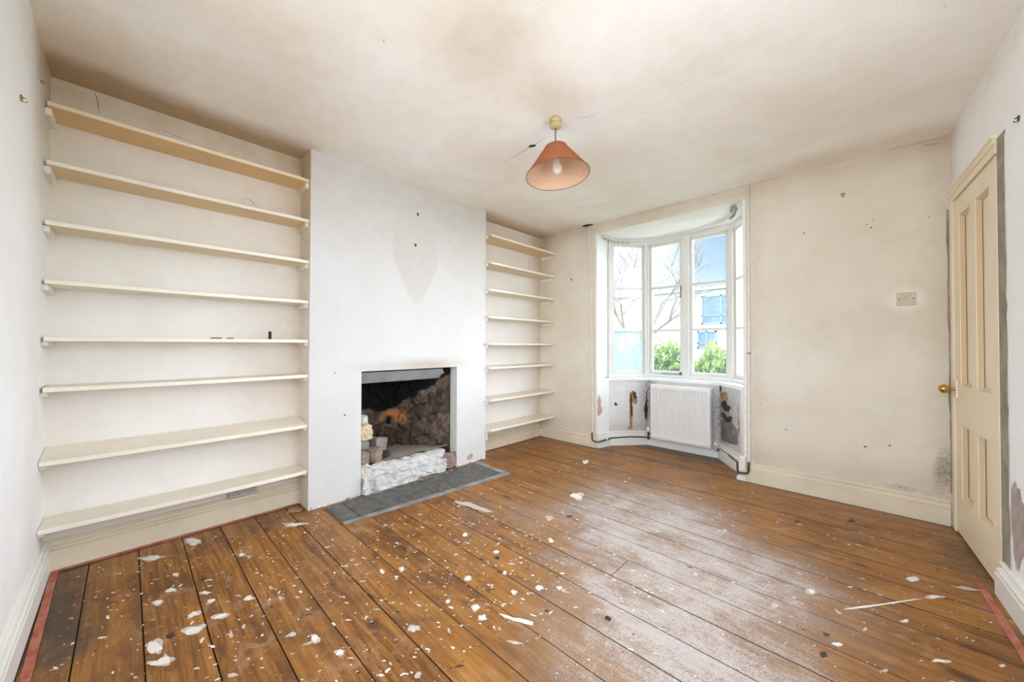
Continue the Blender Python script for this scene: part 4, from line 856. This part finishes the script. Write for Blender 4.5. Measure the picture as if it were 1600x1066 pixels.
# splintered boxing at the foot of the right pier
m = MB(); T_ = Matrix.Translation((-0.752, 3.575, 0))
m.box((-0.012, -0.012, 0.09), (0.03, 0.022, 0.20), 0, T_); m.box((-0.035, -0.010, 0.0), (0.03, 0.02, 0.035), 0, T_); m.box((-0.02, -0.008, 0.085), (0.008, 0.02, 0.14), 0, T_)
struct(bevel(m.build('trim_4', M_SKIRTW), 0.004), 'broken white corner end of the skirting at the bay')
m = MB()
m.box((-0.738, YW - 0.004, 0.15), (-0.715, YW + 0.0, HB)); m.box((OX0 - 0.022, YW - 0.004, 0.15), (OX0, YW, HB))
struct(m.build('trim_5', M_PIPEW), 'white beads down the edges of the bay opening')

# ------------------------------------------------------------------ shelves
LZ = [2.272, 1.995, 1.712, 1.436, 1.167, 0.929, 0.586, 0.273]
RZ = [2.255, 1.975, 1.700, 1.425, 1.155, 0.912, 0.585, 0.280]
ORD = ['topmost', 'second from the top', 'third from the top', 'fourth from the top', 'fifth from the top', 'sixth from the top', 'second from the bottom', 'lowest']
LLAB = ['ochre painted shelf nearest the ceiling in the left alcove', 'tan painted shelf, second down from the ceiling in the left alcove', 'cream shelf, third down from the ceiling in the left alcove',
        'cream shelf, fourth down in the left alcove, directly above the one carrying the black stick', 'white shelf in the left alcove with a small black stick standing on it',
        'white shelf in the left alcove, directly below the one carrying the black stick', 'wide looking white shelf in the left alcove, second up from the floor', 'lowest white shelf in the left alcove, just above the skirting and socket']
RLAB = ['highest shelf in the narrow alcove between fireplace and bay', 'second shelf down in the alcove right of the fireplace', 'third shelf down in the alcove right of the fireplace', 'fourth shelf down in the alcove right of the fireplace',
        'eye level shelf seen edge on, fifth down in the alcove right of the fireplace', 'sixth shelf down in the alcove right of the fireplace', 'second shelf up from the floor in the alcove right of the fireplace', 'lowest shelf in the alcove right of the fireplace, just above the skirting']
TK = 0.022
def shelf_mesh(x0, x1, y0, y1, z1, sag=0.0, rise=0.0):
    m = MB(); n = 16
    prof = [(x0, z1 - TK), (x1 - 0.002, z1 - TK), (x1, z1 - TK + 0.003), (x1, z1 - 0.003), (x1 - 0.003, z1), (x0, z1)]
    for i in range(n + 1):
        t = i / n; y = y0 + (y1 - y0) * t; s_ = -sag * 4 * t * (1 - t)
        cut = 0.012 if (i == n) else 0.0
        for (x, z) in prof: m.v.append((x - (cut if x > x1 - 0.01 else 0), y, z + s_ + rise * (x1 - x) / (x1 - x0)))
    k = len(prof)
    for i in range(n):
        for j in range(k):
            a = i * k + j; b = i * k + (j + 1) % k; m.face((a, b, b + k, a + k), 1 if j in (1, 2, 3) else 0)
    m.face(range(k), 0); m.face([n * k + j for j in reversed(range(k))], 0)
    return m
for i, z in enumerate(LZ):
    gap = 0.010 if i < 6 else 0.002
    y0s, y1s = YL + gap, Y1 - 0.003
    root = thing('shelf', LLAB[i], 'shelf', (-2.83, 0.29, z - TK), 'shelves in the left alcove')
    ci = (0, 1, 2, 3, 3, 3, 3, 3)[i]
    o = shelf_mesh(XA + 0.002, XB - 0.006, y0s, y1s, z, (0.002, 0.003, 0.0, 0.002, 0.0, 0.003, 0.002, 0.004)[i], 0.034 if i == 6 else 0.0).build('board', [M_SHELFC[ci], M_NOSE if i > 1 else M_SHELFC[min(ci + 2, 3)]], root)
    # battens: left with rounded ends against the wall, right against the breast
    for side in (0, 1):
        if i == 7 and side == 1: hb = 0.02
        else: hb = (0.034, 0.034, 0.032, 0.030, 0.024, 0.024, 0.024, 0.024)[i]
        b_ = MB(); ya = YL + 0.001 if side == 0 else Y1 - 0.021; yb = ya + 0.020
        xe = XB - 0.034; zt = z - TK - 0.0005
        pr = [(XA + 0.004, zt), (xe, zt), (xe + 0.004, zt - 0.006), (xe - 0.002, zt - hb * 0.8), (xe - 0.012, zt - hb), (XA + 0.010, zt - hb), (XA + 0.004, zt - hb + 0.008)]
        nb = len(pr)
        for y in (ya, yb):
            for (x, zz) in pr: b_.v.append((x, y, zz))
        b_.face(range(nb), 0); b_.face([nb + j for j in reversed(range(nb))], 0)
        for j in range(nb): b_.face((j, (j + 1) % nb, nb + (j + 1) % nb, nb + j), 0)
        for xx in (XA + 0.05, XA + 0.12):
            yy = yb + 0.0006 if side == 0 else ya - 0.0006
            b_.poly([(xx - 0.004, yy, zt - hb * 0.45), (xx + 0.004, yy, zt - hb * 0.55), (xx + 0.004, yy, zt - hb * 0.65), (xx - 0.004, yy, zt - hb * 0.6)], 1)
        bo = b_.build('batten', [M_BATTEN if side else M_SKIRTW, M_HOLE_SHADE], root)
for i, z in enumerate(RZ):
    root = thing('shelf', RLAB[i], 'shelf', (-2.83, 3.04, z - TK), 'shelves in the right alcove')
    ci = (1, 2, 3, 3, 3, 3, 3, 3)[i]
    shelf_mesh(XA + 0.002, -2.708, Y2 + 0.004, YW - 0.006, z, (0.0, 0.0, 0.0, 0.0, 0.002, 0.002, 0.002, 0.001)[i]).build('board', [M_SHELFC[ci], M_NOSE], root)
    b_ = MB(); hb = 0.038; b_.box((XA + 0.02, YW - 0.020, z - TK - hb), (-2.760, YW - 0.001, z - TK - 0.0005)); bo = bevel(b_.build('batten', M_BATTEN, root), 0.006)
    b_ = MB(); hb = 0.030 if i < 7 else 0.075; b_.box((XA + 0.02, Y2 + 0.001, z - TK - hb), (-2.730, Y2 + 0.020, z - TK - 0.0005)); bevel(b_.build('batten', M_BATTEN, root), 0.003)
    b_ = MB(); b_.box((-2.712, Y2 + 0.002, z - TK), (-2.7045, Y2 + 0.045, z - 0.001)); o = b_.build('shadow_gap_block', M_SOCK, root); o['label'] = 'grey block painted as the shadowed gap at the nosing end'  # grey block stands in for the shadowed gap at the shelf end

# small things on the left shelves
m = MB(); m.lathe([(0.0, 0.0), (0.0085, 0.0), (0.0085, 0.045), (0.006, 0.050), (0.0, 0.051)], 12)
o = m.build('marker_stub', M_BLACK); o.location = (-2.775, 0.636, LZ[4] + 0.0003); tag(o, 'small black stick standing upright near the right end of the fifth shelf', 'stick')
random.seed(11)
for k, (y, l_, h_, lab) in enumerate(((0.365, 0.052, 0.006, 'longer flat black flake on the left part of the fifth shelf'), (0.432, 0.034, 0.005, 'shorter flat black flake on the fifth shelf, nearer the stick'))):
    m = MB(); rough_box(m, (0, 0, h_ / 2), (0.02, l_, h_), 0.0008, k * 3 + 2, (3, 3, 3)); o = m.build('flake', M_BLACK); o.location = (-2.785, y, LZ[4] + 0.0006); tag(o, lab, 'debris')

# socket on the skirting
so = thing('double_socket', 'grey double electrical socket on the skirting under the lowest left shelf', 'socket', (XA + 0.022, 0.527, 0.168))
m = MB(); m.box((XA + 0.0125, 0.454, 0.1505), (XA + 0.040, 0.602, 0.2105 - 0.012)); bevel(m.build('plate', M_SOCK, so), 0.003)
for k, y in enumerate((0.492, 0.564)):
    m = MB()
    for (dy, dz) in ((-0.011, 0), (0.011, 0), (0, 0.013)): m.box((XA + 0.0400, y + dy - 0.003, 0.170 + dz - 0.0025), (XA + 0.0406, y + dy + 0.003, 0.170 + dz + 0.0025))
    m.build('socket_holes', M_BLACK, so)
    m = MB(); m.box((XA + 0.040, y + 0.022, 0.178), (XA + 0.0425, y + 0.030, 0.190)); m.build('switch', M_PLATE, so)

# light switch
sw = thing('light_switch', 'aged cream light switch plate on the beige wall', 'switch', (0.205, YW - 0.002, 1.445))
m = MB(); m.box((0.161, YW - 0.010, 1.402), (0.249, YW, 1.488)); bevel(m.build('plate', M_PLATE, sw), 0.003)
m = MB(); m.box((0.1955, YW - 0.014, 1.432), (0.2145, YW - 0.009, 1.460)); bevel(m.build('rocker', M_PLATE, sw), 0.002)
for x in (0.172, 0.238):
    m = MB(); m.lathe([(0, 0), (0.0035, 0), (0.0035, 0.0015), (0, 0.0015)], 12, 0, Matrix.Translation((x, YW - 0.010, 1.445)) @ Matrix.Rotation(PI / 2, 4, 'X')); m.build('screw', M_BLACK, sw)

# hooks and nails
def hook(name, label, pos, n, s_=0.012, mat=None, cat='hook'):
    """triangular picture hook on a wall: pos on the wall, n = outward normal"""
    root = thing(name, label, cat, pos, 'picture hooks left in the walls'); n = Vector(n).normalized(); t = Vector((0, 0, 1)).cross(n); P = Vector(pos)
    m = MB()
    f0 = [P + t * a * s_ + Vector((0, 0, b * s_)) + n * 0.001 for a, b in ((-1, 1), (1, 1), (0.35, -1.1), (-0.35, -1.1))]; f1 = [p + n * 0.004 for p in f0]
    m.poly(f0); m.poly(f1[::-1])
    for k in range(4): m.poly([f0[k], f0[(k + 1) % 4], f1[(k + 1) % 4], f1[k]])
    m.build('back_plate', mat or M_PIPED, root)
    m = MB(); m.tube([P + n * 0.004 + Vector((0, 0, s_ * 0.5)), P + n * 0.012 + Vector((0, 0, s_ * 0.3))], 0.0025, 8); m.tube([P + n * 0.004 - Vector((0, 0, s_)), P + n * 0.012 - Vector((0, 0, s_ * 1.2)), P + n * 0.016 - Vector((0, 0, s_ * 0.6))], 0.002, 6)
    m.build('prong', M_BRASS if mat else M_PIPED, root)
hook('wall_hook', 'upper small dark hook on the chimney breast', (XB, 1.697, 2.245), (1, 0, 0), 0.010)
hook('wall_hook', 'lower small dark hook on the chimney breast, above the pointed stain', (XB, 1.677, 1.978), (1, 0, 0), 0.011)
hook('wall_hook', 'rusty hook high on the beige wall right of the bay', (-0.105, YW, 2.231), (0, -1, 0), 0.014, M_RAWWOOD)
hook('wall_hook', 'small dark hook on the wall between the right shelves and the bay', (-2.480, YW, 1.904), (0, -1, 0), 0.010)
hook('wall_hook', 'brown hook on the left wall, well forward of the shelves', (-2.226, YL, 2.033), (0, 1, 0), 0.010, M_RAWWOOD)
hook('wall_hook', 'hook on the white wall above and right of the door', (XR(2.509), 2.509, 2.061), (-1, 0, 0), 0.010)
hook('wall_hook', 'pale small nail on the left wall above the shelf ends', (-2.635, YL, 2.30), (0, 1, 0), 0.005, M_RAWWOOD)

# ------------------------------------------------------------------ pendant lamp
PXY = (-1.318, 1.750)
pd = thing('pendant_lamp', 'pendant lamp with a terracotta cone shade hanging from the ceiling', 'lamp', (PXY[0], PXY[1], H))
def atp(m4=None): return Matrix.Translation((PXY[0], PXY[1], 0)) @ (m4 or Matrix.Identity(4))
m = MB(); m.lathe([(0.0, H), (0.034, H), (0.034, H - 0.020), (0.028, H - 0.022), (0.028, H - 0.028), (0.035, H - 0.031), (0.033, H - 0.050), (0.010, H - 0.056), (0.0, H - 0.056)], 32, 0, atp()); m.build('ceiling_rose', M_ROSE, pd)
m = MB(); m.tube([(PXY[0], PXY[1], H - 0.055), (PXY[0] - 0.002, PXY[1], 2.39), (PXY[0], PXY[1], 2.29)], 0.0035, 8); m.build('flex', M_CORD, pd)
# shade hangs slightly tilted: lower towards the left of the picture and towards the viewer
tilt = Matrix.Rotation(math.radians(3.6), 4, -(F.normalized())) @ Matrix.Rotation(math.radians(-3.0), 4, R0)
ST = Matrix.Translation((PXY[0], PXY[1], 2.305)) @ tilt
rt, rb2, hs = 0.066, 0.187, 0.168
m = MB(); m.lathe([(rt, 0.0), (rb2, -hs)], 64, 0, ST); m.lathe([(rt - 0.0015, 0.0), (rb2 - 0.0015, -hs)], 64, 1, ST)
sh = m.build('shade', [M_SHO, M_SHI], pd, fix=False)
for rr, zz in ((rt, 0.0), (rb2, -hs)):
    m = MB(); ring = [ST @ Vector((rr * math.cos(2 * PI * k / 64), rr * math.sin(2 * PI * k / 64), zz)) for k in range(65)]; m.tube(ring, 0.0022, 6, 0, False); m.build('shade_trim', M_CORD, sh)
m = MB()
for k in range(3): a = 2 * PI * k / 3 + 0.4; m.tube([ST @ Vector((rt * math.cos(a), rt * math.sin(a), 0)), ST @ Vector((0.016 * math.cos(a), 0.016 * math.sin(a), -0.035))], 0.0018, 6)
m.build('shade_carrier', M_METALG, sh)
m = MB(); m.lathe([(0.0, 0.01), (0.011, 0.005), (0.017, -0.02), (0.017, -0.065), (0.0, -0.065)], 20, 0, ST); m.build('lamp_holder', M_PIPEW, pd)
m = MB(); m.lathe([(0.0, -0.060), (0.012, -0.062), (0.014, -0.075), (0.020, -0.095), (0.029, -0.120), (0.030, -0.136), (0.024, -0.153), (0.012, -0.162), (0.0, -0.164)], 28, 0, ST); m.build('bulb', M_BULB, pd)

# ------------------------------------------------------------------ fireplace
fbm = MB()
path = [(XB - TH, FY0), (-3.02, 1.235), (-3.18, 1.33), (-3.245, 1.50), (-3.235, 1.70), (-3.12, 1.84), (-2.98, 1.94), (XB - TH - 0.02, 2.060), (XB - TH, FY1)]
sp_ = smooth_path(path, 16)
Ls = [0]
for i in range(len(sp_) - 1): Ls.append(Ls[-1] + (sp_[i + 1] - sp_[i]).length)
def at_len(u):
    d = u * Ls[-1]
    for i in range(len(Ls) - 1):
        if Ls[i + 1] >= d: t = (d - Ls[i]) / max(1e-6, Ls[i + 1] - Ls[i]); p = sp_[i].lerp(sp_[i + 1], t); q = (sp_[i + 1] - sp_[i]).normalized(); return p, Vector((-q.y, q.x)) * -1
    return sp_[-1], Vector((0, -1))
def FP(u, v):
    p, n = at_len(u); z = -0.02 + v * 1.34
    lean = cl((z - 0.6) / 0.7) * 0.10
    d = noise.voronoi(Vector((p.x, p.y, z)) * 7.5)[0]; dd_ = (d[1] - d[0])
    a = 0.05 * min(1, dd_ * 2.0) + 0.03 * noise.noise(Vector((p.x, p.y, z)) * 12) + 0.012 * noise.noise(Vector((p.x, p.y, z)) * 40)
    fade = cl(u / 0.05) * cl((1 - u) / 0.05)
    q = p + n * (a + lean) * fade
    return Vector((q.x, q.y, z))
def fcol(p):
    y, z, x = p[1], p[2], p[0]
    k = cl((y - 1.75) / 0.3)
    lim = 0.54 + 0.32 * k - 0.10 * cl((1.45 - y) / 0.2)
    soot = cl(0.5 + (z - lim) / 0.16)
    if z < 0.235 and y > 1.8: soot = max(soot, 0.35)
    org = 1.2 * g2((y, z), (1.72, 0.46), 0.13, 0.085) - 1.6 * g2((y, z), (1.70, 0.42), 0.035, 0.045)
    soot = max(soot, 1.1 * g2((y, z), (1.70, 0.42), 0.032, 0.04))
    return (soot, cl(org), 0)
fbm.grid(FP, 150, 84, 0, True, fcol)
fbm.poly([(XB - TH, FY0 - 0.05, 1.32), (-3.3, FY0 - 0.05, 1.32), (-3.3, FY1 + 0.05, 1.32), (XB - TH, FY1 + 0.05, 1.32)], 1)
fbm.poly([(XB - TH - 0.001, FY0 - 0.05, FZ - 0.0), (XB - TH - 0.001, FY1 + 0.05, FZ), (XB - TH - 0.001, FY1 + 0.05, 1.32), (XB - TH - 0.001, FY0 - 0.05, 1.32)], 1)
fo = fbm.build('wall_firebox', [M_FIRE, M_BLACK], fix=False); struct(fo, 'sooty rubble stone lining of the fireplace')
m = MB()
for k, (x, z) in enumerate(((XB - 0.03, 0.915), (XB - 0.115, 0.836))): pass
a0, a1 = (XB - 0.035, 0.918), (XB - 0.115, 0.832)
P8 = [(a0[0], FY0 + 0.002, a0[1]), (a0[0], 1.985, a0[1]), (a1[0], 2.078, a1[1]), (a1[0], FY0 + 0.002, a1[1])]
m.poly(P8); m.poly([(x - 0.006, y, z - 0.006) for x, y, z in P8][::-1])
for k in range(4):
    p, q = P8[k], P8[(k + 1) % 4]; m.poly([p, q, (q[0] - 0.006, q[1], q[2] - 0.006), (p[0] - 0.006, p[1], p[2] - 0.006)])
o = m.build('smoke_plate', M_METALG); tag(o, 'grey sloping metal plate under the top of the fireplace opening', 'plate')
# raised hearth: ashy top, whitewashed courses
st = thing('raised_hearth', 'raised hearth of rough whitewashed stone in the fireplace opening', 'hearth', (XB - 0.1, 1.66, 0.0))
m = MB(); 
def HP(u, v):
    y = FY0 - 0.0 + u * (2.09 - FY0); x = (XB - 0.075) + v * (-3.30 - (XB - 0.075)); return Vector((x, y, 0.196 + 0.008 * noise.noise(Vector((x * 6, y * 6, 0)))))
m.grid(HP, 50, 30, 0, True); m.build('hearth_top', M_ASH, st, fix=False)
m = MB(); rough_box(m, (XB - 0.080, 1.62, 0.128), (0.085, 0.80, 0.105), 0.017, 4, (22, 22, 22), rnd=0.06); m.build('upper_course', M_LIME, st)
m = MB(); rough_box(m, (XB - 0.034, 1.425, 0.060), (0.13, 0.39, 0.125), 0.024, 9, (14, 14, 14), rnd=0.08); m.build('lower_stone', M_LIME, st)
m = MB(); rough_box(m, (XB - 0.040, 1.805, 0.052), (0.12, 0.375, 0.105), 0.022, 15, (14, 14, 14), rnd=0.08); m.build('lower_stone', M_LIME, st)
m = MB(); rough_box(m, (XB - 0.040, 2.055, 0.070), (0.10, 0.125, 0.125), 0.018, 23, (8, 8, 8), rnd=0.25); o = m.build('lower_stone', M_ST['purple'], st); o['label'] = 'bare purple brown stone at the right end'
m = MB(); rough_box(m, (XB - 0.055, 1.262, 0.150), (0.09, 0.09, 0.11), 0.020, 31, (7, 7, 7), rnd=0.25); o = m.build('upper_stone', M_ST['pale'], st); o['label'] = 'bare pale rubble at the left end'
stones = [('brown', (-2.83, 1.272, 0.252), (0.09, 0.075, 0.105), 0.2, 'small brown stone at the very left of the fireplace heap'),
          ('brown', (-2.845, 1.380, 0.254), (0.10, 0.10, 0.105), 0.5, 'brown squared stone leaning at the front of the fireplace heap'),
          ('grey', (-2.875, 1.288, 0.342), (0.10, 0.085, 0.07), 0.0, 'grey brown stone wedged under the tan one in the heap'),
          ('tan', (-2.86, 1.298, 0.444), (0.10, 0.105, 0.125), 0.1, 'bright tan squared stone near the top of the heap'),
          ('pale', (-2.87, 1.280, 0.541), (0.08, 0.08, 0.06), 0.6, 'pale chip lying on top of the tan stone'),
          ('grey', (-3.00, 1.47, 0.275), (0.13, 0.13, 0.15), 0.35, 'grey stone behind the heap, against the rubble back'),
          ('black', (-2.88, 1.485, 0.230), (0.07, 0.07, 0.065), 0.7, 'small charred black lump right of the stone heap'),
          ('purple', (-3.00, 1.335, 0.250), (0.13, 0.12, 0.11), 0.2, 'dark stone half hidden behind the fireplace heap')]
for k, (c_, loc, size, rz, lab) in enumerate(stones):
    m = MB(); rough_box(m, (0, 0, 0), tuple(q * 0.94 for q in size), 0.011, 40 + 3 * k, (8, 8, 8), rnd=0.26)
    o = m.build('loose_stone', M_ST[c_]); o.location = loc; o.rotation_euler = (0.12 * math.sin(k * 2.1), 0.12 * math.cos(k * 1.7), rz); tag(o, lab, 'stone', 'loose stones heaped in the fireplace')
# slate hearth slab
hs_ = thing('hearth_slab', 'dark slate hearth slab set in the floor before the fireplace', 'hearth', (-2.49, 1.65, 0.0))
q4 = [(-2.70, 0.955), (-2.36, 0.955), (-2.25, 2.345), (-2.70, 2.365)]
def lerp2(u, v):
    a = Vector(q4[0]).lerp(Vector(q4[3]), u); b = Vector(q4[1]).lerp(Vector(q4[2]), u); p = a.lerp(b, v); return p
def slab(u0, u1, v0, v1, z, name, mat):
    m = MB(); P = [lerp2(u0, v0), lerp2(u1, v0), lerp2(u1, v1), lerp2(u0, v1)]
    m.poly([(p.x, p.y, z) for p in P][::-1]); m.poly([(p.x, p.y, 0.0005) for p in P])
    for k in range(4): p, q = P[k], P[(k + 1) % 4]; m.poly([(p.x, p.y, 0.0005), (q.x, q.y, 0.0005), (q.x, q.y, z), (p.x, p.y, z)])
    return bevel(m.build(name, mat, hs_), 0.002)
slab(0.085, 0.955, 0.0, 0.865, 0.006, 'slate_panel', M_SLATE)
slab(0.0, 0.080, 0.0, 0.865, 0.0055, 'slate_edging', M_SLATE); slab(0.958, 1.0, 0.0, 0.865, 0.005, 'slate_edging', M_SLATEB)
slab(0.0, 0.52, 0.87, 1.0, 0.005, 'slate_edging', M_SLATEB); slab(0.523, 1.0, 0.87, 1.0, 0.0045, 'slate_edging', M_SLATEB)
random.seed(9)
rub = MB()
for k in range(60):
    y = random.uniform(1.0, 2.42); s_ = random.uniform(0.003, 0.012)
    rough_box(rub, (XB + 0.055 + random.random() * 0.02 if 1.2 < y < 2.12 else XB + 0.012 + random.random() * 0.02, y, 0.006 + s_ * 0.3), (s_ * 1.3, s_ * 1.8, s_ * 0.9), 0.002, k, (2, 2, 2))
tag(rub.build('rubble', M_ST['grey']), 'crumbs of mortar along the foot of the chimney breast', 'rubble', kind='stuff')

# red strips along the walls and a pebble
def strip(name, a, b, w_, label):
    a, b = Vector(a), Vector(b); L_ = (b - a).length; ang = math.atan2(b.y - a.y, b.x - a.x)
    m = MB(); n = 40
    for i in range(n + 1):
        x = L_ * i / n; j = 0.0015 * noise.noise(Vector((x * 9, ang, 0)))
        for (y, z) in ((j, 0.0012), (w_ + j, 0.0012), (w_ + j, 0.006), (j, 0.006)): m.v.append((x, y, z))
    for i in range(n):
        for j in range(4): k_ = i * 4 + j; k2 = i * 4 + (j + 1) % 4; m.face((k_, k2, k2 + 4, k_ + 4))
    m.face((0, 1, 2, 3)); m.face([n * 4 + j for j in (3, 2, 1, 0)])
    o = m.build(name, M_GRIP); o.location = (a.x, a.y, 0); o.rotation_euler = (0, 0, ang); tag(o, label, 'carpet strip', 'red strips left at the floor edge'); return o
strip('carpet_gripper', (-2.915, -0.252), (-1.75, -0.236), 0.026, 'red strip on the floor along the left wall')
strip('carpet_gripper', (-2.9215, 0.845), (-2.9215, -0.222), 0.020, 'thin reddish strip along the skirting below the left shelves') .rotation_euler
strip('carpet_gripper', (XR(2.05) - 0.055, 2.05), (XR(2.80) - 0.048, 2.80), 0.026, 'red strip on the floor right of the door')
strip('carpet_gripper', (-2.9215, 3.57), (-2.9215, 2.50), 0.012, 'thin pinkish strip along the skirting below the right shelves')
m = MB(); rough_box(m, (0, 0, 0), (0.022, 0.013, 0.008), 0.0015, 5, (4, 4, 4)); o = m.build('pebble', M_ST['black']); o.location = (-0.772, 1.382, 0.0045); tag(o, 'small dark chip lying on the worn boards in mid floor', 'chip')
m = MB(); rough_box(m, (0, 0, 0), (0.09, 0.05, 0.012), 0.004, 8, (5, 5, 5)); o = m.build('wood_offcut', M_RAWWOOD); o.location = (-2.80, 0.80, 0.009); o.rotation_euler = (0, 0, 0.8); tag(o, 'brown splintered wood scrap at the foot of the chimney breast by the left alcove', 'scrap')

# ------------------------------------------------------------------ outdoors
gm = MB(); gm.poly([(-60, 5.2, -0.45), (60, 5.2, -0.45), (60, 80, -0.45), (-60, 80, -0.45)])
gv = MB(); gv.poly([(-60, -60, -0.45), (60, -60, -0.45), (60, 5.2, -0.45), (-60, 5.2, -0.45)])  # unseen gravel, added as a pale bounce surface for the ceiling
o = gv.build('bounce_gravel_yard', M_BOUNCE_GRAVEL); tag(o, 'unseen pale gravel added around the house to bounce daylight', 'ground'); o['kind'] = 'structure'
o = gm.build('lawn', M_GRASS); tag(o, 'garden ground outside the bay', 'grass'); o['kind'] = 'structure'
bd = thing('house', 'white rendered building with dark blue windows across the garden', 'building', (-2.0, 18.0, -0.45))
m = MB(); m.box((-9.5, 18.0, -0.45), (-1.5, 24.0, 3.62)); m.build('wall', M_STUCCO, bd)
m = MB(); m.box((-9.7, 17.75, 3.62), (-1.3, 24.2, 3.74)); m.build('roof_edge', M_ROOF, bd)
for (xa, xb, za, zb) in ((-5.32, -3.72, 2.10, 3.38), (-5.5, -4.70, 1.0, 1.80), (-4.2, -3.3, 1.0, 1.80), (-3.1, -1.9, 2.10, 3.38)):
    f = MB()
    for (a, b, c_, d_) in ((xa, xa + .07, za, zb), (xb - .07, xb, za, zb), (xa, xb, za, za + .07), (xa, xb, zb - .07, zb), ((xa + xb) / 2 - .03, (xa + xb) / 2 + .03, za, zb), (xa, xb, za + (zb - za) * .28, za + (zb - za) * .28 + .05)): f.box((a, 17.93, c_), (b, 18.0, d_))
    fo_ = f.build('window', M_FARFRAME, bd)
    g_ = MB(); g_.box((xa, 17.97, za), (xb, 17.999, zb)); g_.build('pane', M_FARGLASS, fo_)
def bush(cx, cy, rx, ry, h, n, seed, label, spiky=0.0):
    random.seed(seed); root = thing('laurel_bush', label, 'bush', (cx, cy, -0.45), 'bushes outside the bay')
    st_ = MB()
    for k in range(9):
        a = random.uniform(0, 2 * PI); r = random.uniform(0.1, 0.7); st_.tube([(cx + 0.1 * math.cos(a), cy + 0.1 * math.sin(a), -0.45), (cx + rx * r * 0.6 * math.cos(a), cy + ry * r * 0.6 * math.sin(a), h * 0.4), (cx + rx * r * math.cos(a), cy + ry * r * math.sin(a), h * 0.85)], [0.02, 0.013, 0.006], 5)
    st_.build('stem', M_BARK, root)
    m = MB()
    for k in range(n):
        while True:
            u, v, w_ = random.uniform(-1, 1), random.uniform(-1, 1), random.random()
            rr = math.sqrt(u * u + v * v)
            if rr < 1 and rr > 0.25: break
        zt = (h + 0.45) * (1 - 0.30 * rr ** 2) * (0.9 + 0.18 * noise.noise(Vector((u * 3 + seed, v * 3, 0)))); z = -0.45 + zt * (0.15 + 0.85 * w_ ** 0.6)
        p = Vector((cx + u * rx, cy + v * ry, z)); L_ = random.uniform(0.07, 0.13); wd = L_ * 0.34
        d = Vector((random.uniform(-1, 1), random.uniform(-1, 1), random.uniform(-0.2, 1.1 + spiky))).normalized(); sd_ = d.cross(Vector((random.uniform(-1, 1), random.uniform(-1, 1), random.uniform(-1, 1)))).normalized(); nn = d.cross(sd_)
        b = len(m.v); col = (cl((w_ - 0.35) * 1.4 + random.uniform(-0.3, 0.3)), 0, 0)
        for q in (p, p + d * L_ * .35 + sd_ * wd * .5 - nn * .006, p + d * L_ * .75 + sd_ * wd * .36 - nn * .006, p + d * L_, p + d * L_ * .75 - sd_ * wd * .36 - nn * .006, p + d * L_ * .35 - sd_ * wd * .5 - nn * .006): m.v.append(tuple(q)); m.a[len(m.v) - 1] = col
        m.face((b, b + 1, b + 2, b + 3)); m.face((b, b + 3, b + 4, b + 5))
    m.build('foliage', M_LEAF, root, fix=False)
bush(-2.80, 6.7, 0.72, 0.55, 1.42, 9000, 1, 'dense green bush seen in the lowest pane of the middle window')
bush(-1.42, 6.3, 0.66, 0.55, 1.32, 8000, 2, 'yellow green laurel bush seen in the lowest pane below the blue sky', 0.8)
bush(-4.3, 7.0, 0.7, 0.55, 1.25, 6000, 3, 'bush outside the left angled window')
def tree(x, y, h, seed, label):
    random.seed(seed); root = thing('bare_tree', label, 'tree', (x, y, -0.45), 'bare trees outside the bay')
    m = MB(); tw = MB()
    def grow(p, d, L_, r, dep):
        n = 3; pts = [p]; q = p.copy(); dd2 = d.copy()
        for k in range(n): dd2 = (dd2 + Vector((random.uniform(-1, 1), random.uniform(-1, 1), random.uniform(-0.3, 0.6))) * 0.16).normalized(); q = q + dd2 * L_ / n; pts.append(q.copy())
        (m if dep > 3 else tw).tube(pts, [r * (1 - 0.3 * k / n) for k in range(n + 1)], 5 if dep > 3 else 3, 0, False)
        if dep == 0: return
        for k in range(random.choice((2, 3, 3))):
            a = (dd2 + Vector((random.uniform(-1, 1), random.uniform(-1, 1), random.uniform(-0.4, 0.7))) * 0.75).normalized()
            grow(pts[random.choice((2, 3))], a, L_ * random.uniform(0.62, 0.82), r * 0.6, dep - 1)
    grow(Vector((x, y, -0.45)), Vector((0, 0, 1)), h * 0.33, 0.09, 6)
    m.build('trunk', M_BARK, root, fix=False); tw.build('twigs', M_BARK, root, fix=False)
tree(-6.6, 14.0, 6.2, 4, 'bare branched tree seen through the upper pane of the left window')
tree(-5.0, 11.0, 5.0, 9, 'bare tree seen through the upper pane of the middle window')
tree(-8.0, 12.0, 5.5, 12, 'bare tree furthest to the left outside the bay')
